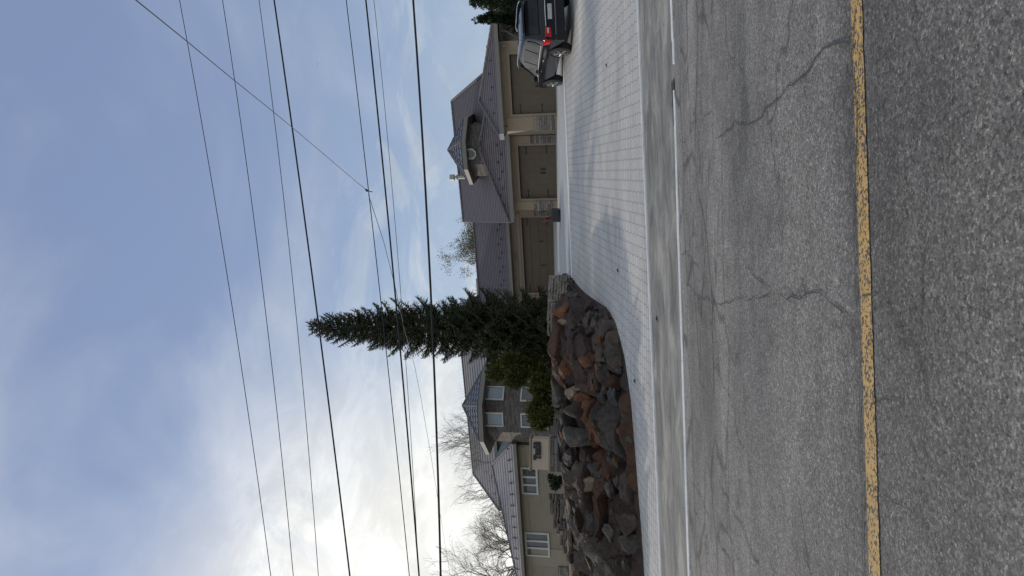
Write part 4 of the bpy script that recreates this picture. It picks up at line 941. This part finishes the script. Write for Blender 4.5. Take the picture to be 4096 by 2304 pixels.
# ------------------------------------------------------------------ wires
zx=lambda v:500+v/1.9815
WY=[0,731,1462,1573,2304]
WR=[('thin power wire, topmost of those running along the road',[420,682,927,958,1168],.0075,12.4,M_wire),
('thin power wire, second from the top along the road',[762,976,1168,1195,1345],.0075,12.7,M_wire),
('thin power wire, third from the top just above the first thick cable',[1052,1238,1397,1422,1543],.007,13.0,M_wire),
('thick black cable, highest of the three thick ones, passing the spruce tip',[1172,1380,1580,1608,1792],.017,13.,M_wire),
('medium black wire that carries the small clamp',[1746,1917,2086,2111,2261],.009,13.1,M_wire),
('thick black cable crossing the upper third of the spruce',[1902,2053,2195,2216,2338],.017,13.2,M_wire),
('faint grey wire just below the middle thick cable',[1967,2107,2230,2249,2334],.006,14.5,M_wireg),
('thickest black cable, lowest of all, crossing the middle of the spruce',[2278,2375,2450,2462,2508],.022,13.2,M_wire)]
for lab,zs,r,Y,mt in WR:
    X=[];Z=[]
    for z,y in zip(zs,WY): q=P(zx(z),y,Y); X.append(q.x); Z.append(q.z)
    c=np.polyfit(X,Z,2)
    if c[0]<0: c=np.array([0,*np.polyfit(X,Z,1)])
    mb=MB(); mb.tube([(x,Y+.01*x,float(np.polyval(c,x))) for x in np.linspace(-24,24,49)],r,6); o=mb.build('overhead_wire',mt,smooth=True); tag(o,lab,'wire','overhead wires')
def pw(pts,r,lab,mt=M_wireg):
    mb=MB(); mb.tube([P(*p) for p in pts],r,6); return tag(mb.build('overhead_wire',mt,smooth=True),lab,'wire','overhead wires')
jn=P(1469,764,13.1)
pw([(460,-70,3.6),(543,0,4.4),(741,160,6.0),(931,317,7.9),(1089,444,9.7),(1164,506,10.6),(1430,731,12.7),(1464,758,13.05)],.006,'thin service wire slanting steeply across all the other wires',M_wire)
pw([(1474,779,13.15),(1535,968,14.4),(1580,1145,15.6),(1618,1320,17),(1658,1462,18.5),(1680,1573,19.8),(1721,1805,22.5),(1760,2052,25.5),(1800,2300,29)],.0065,'thin service wire dropping from the clamp towards the left wing')
mb=MB(); c0=P(1462,757,13.08); mb.tube([c0,P(1470,765,13.08)],.02,6); mb.tube([P(1468,764,13.06),P(1490,768,13.06)],.01,5); mb.tube([P(1466,768,13.05),P(1471,758,13.05)],.012,5); tag(mb.build('wire_clamp',M_wire),'small dark clamp joining the slanting wire to the medium wire','clamp')
# bird
bd=P(1270,256,60); mb=MB(); s=.05
root=empty('bird',bd,'tiny dark bird gliding in the blue sky on the right','bird')
mb.add([bd+Vector(v)*s for v in ((0,-1.2,0),(.25,-.4,.12),(.2,.6,.1),(0,1.5,0),(-.25,-.4,.12),(-.2,.6,.1),(0,0,-.2),(0,.1,.25))],[(0,1,7,4),(1,2,7),(4,7,5),(2,3,7),(7,3,5),(0,6,1),(0,4,6),(1,6,2),(4,5,6),(2,6,3),(5,3,6)])
mb.add([bd+Vector(v)*s for v in ((.2,-.3,.1),(2.2,-.1,.9),(3.6,.4,.5),(2.1,.5,.8),(.2,.5,.1),(-.2,-.3,.1),(-2.2,-.1,.9),(-3.6,.4,.5),(-2.1,.5,.8),(-.2,.5,.1))],[(0,1,3,4),(1,2,3),(5,9,8,6),(6,8,7)])
mb.build('bird_body',M_wire,root)
# ------------------------------------------------------------------ snow blower beside the centre pier
M_blk=simple('black_plastic',(.02,.02,.024),.45,.1,8); M_redp=simple('red_paint',(.2,.01,.012),.4,.1,8)
sb0=P(2236,862,31.8); z0=T(sb0.x,31.8)+.04; sbr=empty('snow_blower',(sb0.x,31.8,z0),'black and red snow blower parked against the stone pier left of the centre garage','snow blower')
a=Vector((sb0.x-.30,31.5,z0))
mb=MB(); mb.prism([a+Vector((0,0,.03)),a+Vector((0,.42,.03)),a+Vector((0,.42,.38)),a+Vector((0,.1,.42)),a+Vector((0,0,.36))],(.62,0,0)); bevel(mb.build('auger_housing',M_blk,sbr,fixn=True),.02)
mb=MB(); mb.tube([a+Vector((.22,.3,.38)),a+Vector((.2,.28,.52)),a+Vector((.14,.2,.62)),a+Vector((.06,.08,.66))],[.06,.055,.05,.06],8); mb.build('chute',M_redp,sbr)
mb=MB(); mb.box(a+Vector((.2,.43,.12)),a+Vector((.5,.85,.5))); bevel(mb.build('engine_cover',M_blk,sbr),.05)
for sx in (.08,.54):
    mb=MB(); mb.tube([a+Vector((sx-.04,.72,.17)),a+Vector((sx+.04,.72,.17))],.19,14); mb.build('wheel',M_blk,sbr)
mb=MB(); mb.tube([a+Vector((.15,.8,.35)),a+Vector((.12,1.25,.95)),a+Vector((.12,1.4,1.0))],.018,5); mb.build('handle',M_iron,sbr)
mb=MB(); mb.tube([a+Vector((.5,.8,.35)),a+Vector((.52,1.25,.95)),a+Vector((.52,1.4,1.0))],.018,5); mb.build('handle',M_iron,sbr)
# ------------------------------------------------------------------ parked SUV
M_paint,_t,_b=newmat('black_car_paint'); _b.inputs['Base Color'].default_value=(.012,.013,.018,1); _b.inputs['Roughness'].default_value=.09; _b.inputs['Specular IOR Level'].default_value=.35; _b.inputs['Coat Weight'].default_value=.0; _b.inputs['Coat Roughness'].default_value=.06
_nb=NB(_t); _nb.link(_nb.ramp(_nb.noise(5,3),[(.3,(.011,.012,.017)),(.7,(.016,.017,.022))]),_b.inputs['Base Color'])
M_cglass,_t,_b=newmat('tinted_car_glass'); _b.inputs['Base Color'].default_value=(.03,.035,.04,1); _b.inputs['Roughness'].default_value=.05; _b.inputs['Specular IOR Level'].default_value=.2; _nb=NB(_t); _nb.link(_nb.ramp(_nb.noise(2,2),[(.3,(.012,.014,.016)),(.7,(.03,.034,.038))]),_b.inputs['Base Color'])
M_tyre=simple('tyre_rubber',(.02,.02,.021),.85,.15,20,.3,60); M_rim=simple('alloy_rim',(.32,.32,.33),.3,.1,8,metal=.9); M_chrome=simple('chrome',(.6,.6,.6),.12,.04,8,metal=1.)
M_tail=simple('red_lamp_glass',(.55,.01,.02),.15,.1,12); M_plate=simple('licence_plate',(.5,.5,.5),.5,.25,30); M_arch=simple('wheel_arch_liner',(.008,.008,.009),.9,.1,9)
cl_=Vector((8.22,21.9,0)); psi=R(3.5); 
hd=Vector((-math.sin(psi),math.cos(psi),0)); rg_=Vector((math.cos(psi),math.sin(psi),0))
cpos=cl_+rg_*.96+hd*2.45; zr=T(*(cl_+rg_*.96+hd*1.0).xy)+.034; zf=T(*(cl_+rg_*.96+hd*3.9).xy)+.034
sl_=(zf-zr)/2.9; cz_=zr+(2.45-1.0)*sl_; fwd=Vector((hd.x,hd.y,sl_)).normalized(); crossz=(T(*(cpos+rg_).xy)-T(*(cpos-rg_).xy))/2
rgt=Vector((rg_.x,rg_.y,crossz)); rgt=(rgt-fwd*rgt.dot(fwd)).normalized(); upc=rgt.cross(fwd)
car=bpy.data.objects.new('suv',None); sc.collection.objects.link(car); tag(car,'black sport utility vehicle parked nose-up on the sloping driveway, rear towards the road','car')
car.matrix_world=Matrix(((rgt.x,fwd.x,upc.x,cpos.x),(rgt.y,fwd.y,upc.y,cpos.y),(rgt.z,fwd.z,upc.z,cz_),(0,0,0,1)))
ST=[(-2.47,.45,.92,.97,.80,.70),(-2.43,.34,.99,1.06,.91,.78),(-2.36,.30,1.04,1.17,.945,.80),(-2.06,.28,1.06,1.62,.96,.66),(-1.80,.28,1.06,1.72,.965,.655),(-1.0,.27,1.05,1.765,.97,.665),(-.1,.27,1.03,1.765,.97,.67),(.45,.27,1.01,1.66,.97,.66),(.85,.27,1.01,1.38,.965,.70),(1.22,.27,1.0,1.11,.96,.76),(1.7,.28,.96,1.05,.95,.74),(2.15,.30,.88,.96,.92,.70),(2.38,.36,.74,.82,.84,.6),(2.46,.42,.6,.66,.7,.45)]
def section(s):
    y,zb,zbl,zt,wb,wt=s; zm=zb+(zbl-zb)*.62
    h=[(0,zb),(wb*.82,zb),(wb*.955,zb+.07),(wb*1.0,zm),(wb*.985,zbl-.05),(wb*.955,zbl),(wt+.03,zt-.10),(wt-.02,zt-.03),(wt*.72,zt),(0,zt+.012)]
    return [(x,y,z) for x,z in h]+[(-x,y,z) for x,z in reversed(h[1:-1])]
mb=MB(); n=18
for s in ST: mb.v+=[Vector(v) for v in section(s)]
for i in range(len(ST)-1):
    for k in range(n): mb.f.append((i*n+k,i*n+(k+1)%n,(i+1)*n+(k+1)%n,(i+1)*n+k))
mb.f.append(tuple(range(n))); mb.f.append(tuple((len(ST)-1)*n+k for k in reversed(range(n))))
body=mb.build('body',M_paint,car,smooth=True,world=False,fixn=True); body.modifiers.new('sub','SUBSURF').levels=2; body.modifiers['sub'].render_levels=2
def interp(y):
    for a,b in zip(ST[:-1],ST[1:]):
        if a[0]<=y<=b[0]:
            k=(y-a[0])/(b[0]-a[0]); return [p+(q-p)*k for p,q in zip(a,b)]
def sidept(y,f,off=.012): # f 0 belt .. 1 roof edge
    s=interp(y); x0,z0,x1,z1=s[4]*.955,s[2],s[5]+.03,s[3]-.10; return (x0+(x1-x0)*f+off,z0+(z1-z0)*f)
for sx in (-1,1):
    for ys,nm in (((-1.95,-1.28),'quarter_window'),((-1.22,-.28),'side_window'),((-.22,.78),'side_window')):
        mb=MB(); k=7; top=[];bot=[]
        for i in range(k+1):
            y=ys[0]+(ys[1]-ys[0])*i/k; f1=.88; 
            if nm=='quarter_window' and i==0: f1=.55
            x,z=sidept(y,.10); bot.append((sx*x,y,z)); x,z=sidept(y,f1 if ys[1]<.7 or y<.4 else max(.18,.88-(y-.4)*1.0)); top.append((sx*x,y,z))
        for i in range(k): mb.face([bot[i],bot[i+1],top[i+1],top[i]] if sx>0 else [bot[i+1],bot[i],top[i],top[i+1]])
        o=mb.build(nm,M_cglass,car,world=False); sd=o.modifiers.new('s','SOLIDIFY'); sd.thickness=.008; sd.offset=1
    mb=MB(); pts=[(sx*sidept(y,.04,.018)[0],y,sidept(y,.04)[1]) for y in np.linspace(-1.95,.95,14)]; mb.tube(pts,.013,5); mb.build('window_trim',M_chrome,car,world=False)
    mb=MB(); pts=[(sx*(.70 if abs(y+.7)<1.05 else .69),y,1.80-.06*(abs(y+.7)/1.15)**6) for y in np.linspace(-1.85,.45,14)]; mb.tube(pts,.022,6); mb.build('roof_rail',M_chrome,car,world=False)
    for yw in (-1.45,1.45):
        w_=bpy.data.objects.new('wheel',None); sc.collection.objects.link(w_); w_.parent=car
        mb=MB(); mb.tube([(sx*.74,yw,.36),(sx*.77,yw,.36),(sx*.95,yw,.36),(sx*.985,yw,.36)],[.34,.365,.365,.335],28); mb.build('tyre',M_tyre,w_,world=False)
        mb=MB(); mb.tube([(sx*.96,yw,.36),(sx*.992,yw,.36)],[.245,.25],24)
        mb.build('rim_dish',M_arch,w_,world=False)
        mb=MB(); 
        for k in range(5):
            a=2*math.pi*k/5+.3
            for da in (-.14,.14): mb.tube([(sx*1.0,yw,.36),(sx*1.0,yw+math.sin(a+da)*.235,.36+math.cos(a+da)*.235)],[.03,.02],5)
        for k in range(20):
            a=2*math.pi*k/20; b_=2*math.pi*(k+1)/20; mb.tube([(sx*.998,yw+math.sin(a)*.245,.36+math.cos(a)*.245),(sx*.998,yw+math.sin(b_)*.245,.36+math.cos(b_)*.245)],.014,4,False)
        mb.build('rim',M_rim,w_,world=False)
        mb=MB(); ring=[]
        for k in range(17):
            a=math.pi*k/16; ring.append((math.cos(a),math.sin(a)))
        for k in range(16):
            (c0,s0),(c1,s1)=ring[k],ring[k+1]; mb.face([(sx*.972,yw+c0*.365,.36+s0*.365),(sx*.972,yw+c1*.365,.36+s1*.365),(sx*.972,yw+c1*.43,.36+s1*.43),(sx*.972,yw+c0*.43,.36+s0*.43)])
        o=mb.build('wheel_arch',M_arch,car,world=False); sd=o.modifiers.new('s','SOLIDIFY'); sd.thickness=.03; sd.offset=0
    # mirror
    mb=MB(); mb.box((sx*.98 if sx>0 else -1.17,.62,1.03),(1.17 if sx>0 else -.98,.78,1.19)); bevel(mb.build('wing_mirror',M_paint,car,world=False,fixn=True),.04,3)
    # tail lamp wrapping the corner
    mb=MB(); y0=-2.455
    pr=[(sx*.52,-2.452,.96),(sx*.78,-2.435,.97),(sx*.925,-2.33,1.0),(sx*.957,-2.08,1.05)]; lo=[(sx*.55,-2.475,.78),(sx*.80,-2.455,.76),(sx*.952,-2.34,.78),(sx*.972,-2.20,.84)]
    for i in range(3): mb.face([lo[i],lo[i+1],pr[i+1],pr[i]])
    o=mb.build('tail_lamp',M_tail,car,world=False,fixn=True); sd=o.modifiers.new('s','SOLIDIFY'); sd.thickness=.05; sd.offset=0
    mb=MB(); mb.box((sx*.66-.08,-2.498,.85),(sx*.66+.1,-2.484,.895)); mb.build('lamp_strip',M_white,o,world=False)
    mb=MB(); mb.tube([(sx*.60,-2.50,.33),(sx*.60,-2.3,.33)],.045,10); mb.build('exhaust',M_chrome,car,world=False)
    # door handles
    for y in (-.95,.1):
        mb=MB(); mb.tube([(sx*.985,y,.93),(sx*1.0,y+.03,.93),(sx*1.0,y+.17,.93),(sx*.985,y+.2,.93)],.013,5); mb.build('door_handle',M_chrome,car,world=False)
# rear window, tailgate trim, plate, bumper
mb=MB(); a=[(x,-2.385,1.17) for x in (-.70,-.35,0,.35,.70)]; b=[(x,-2.10,1.585) for x in (-.58,-.3,0,.3,.58)]
for i in range(4): mb.face([a[i],a[i+1],b[i+1],b[i]])
o=mb.build('rear_window',M_cglass,car,world=False); sd=o.modifiers.new('s','SOLIDIFY'); sd.thickness=.02; sd.offset=0
mb=MB(); mb.box((-.62,-2.28,1.66),(.62,-1.98,1.70)); bevel(mb.build('roof_spoiler',M_paint,car,world=False),.015)
mb=MB(); a=[(x,.55,1.66) for x in (-.6,0,.6)]; b=[(x,1.25,1.13) for x in (-.72,0,.72)]
for i in range(2): mb.face([a[i],a[i+1],b[i+1],b[i]])
o=mb.build('windscreen',M_cglass,car,world=False); sd=o.modifiers.new('s','SOLIDIFY'); sd.thickness=.02; sd.offset=0
mb=MB(); mb.tube([(-.5,-2.475,.93),(0,-2.485,.945),(.5,-2.475,.93)],.016,5); mb.build('chrome_strip',M_chrome,car,world=False)
mb=MB(); mb.box((-.26,-2.495,.72),(.26,-2.478,.86)); mb.build('licence_plate',M_plate,car,world=False)
mb=MB(); mb.prism([(-.94,-2.40,.30),(-.7,-2.53,.30),(.7,-2.53,.30),(.94,-2.40,.30),(.94,-2.2,.30),(-.94,-2.2,.30)],(0,0,.32)); bevel(mb.build('rear_bumper',M_paint,car,world=False,fixn=True),.04,3)
mb=MB(); mb.tube([(-.8,-2.515,.62),(0,-2.545,.62),(.8,-2.515,.62)],.008,4); mb.build('bumper_trim',M_chrome,car,world=False)
bpy.context.view_layer.update()
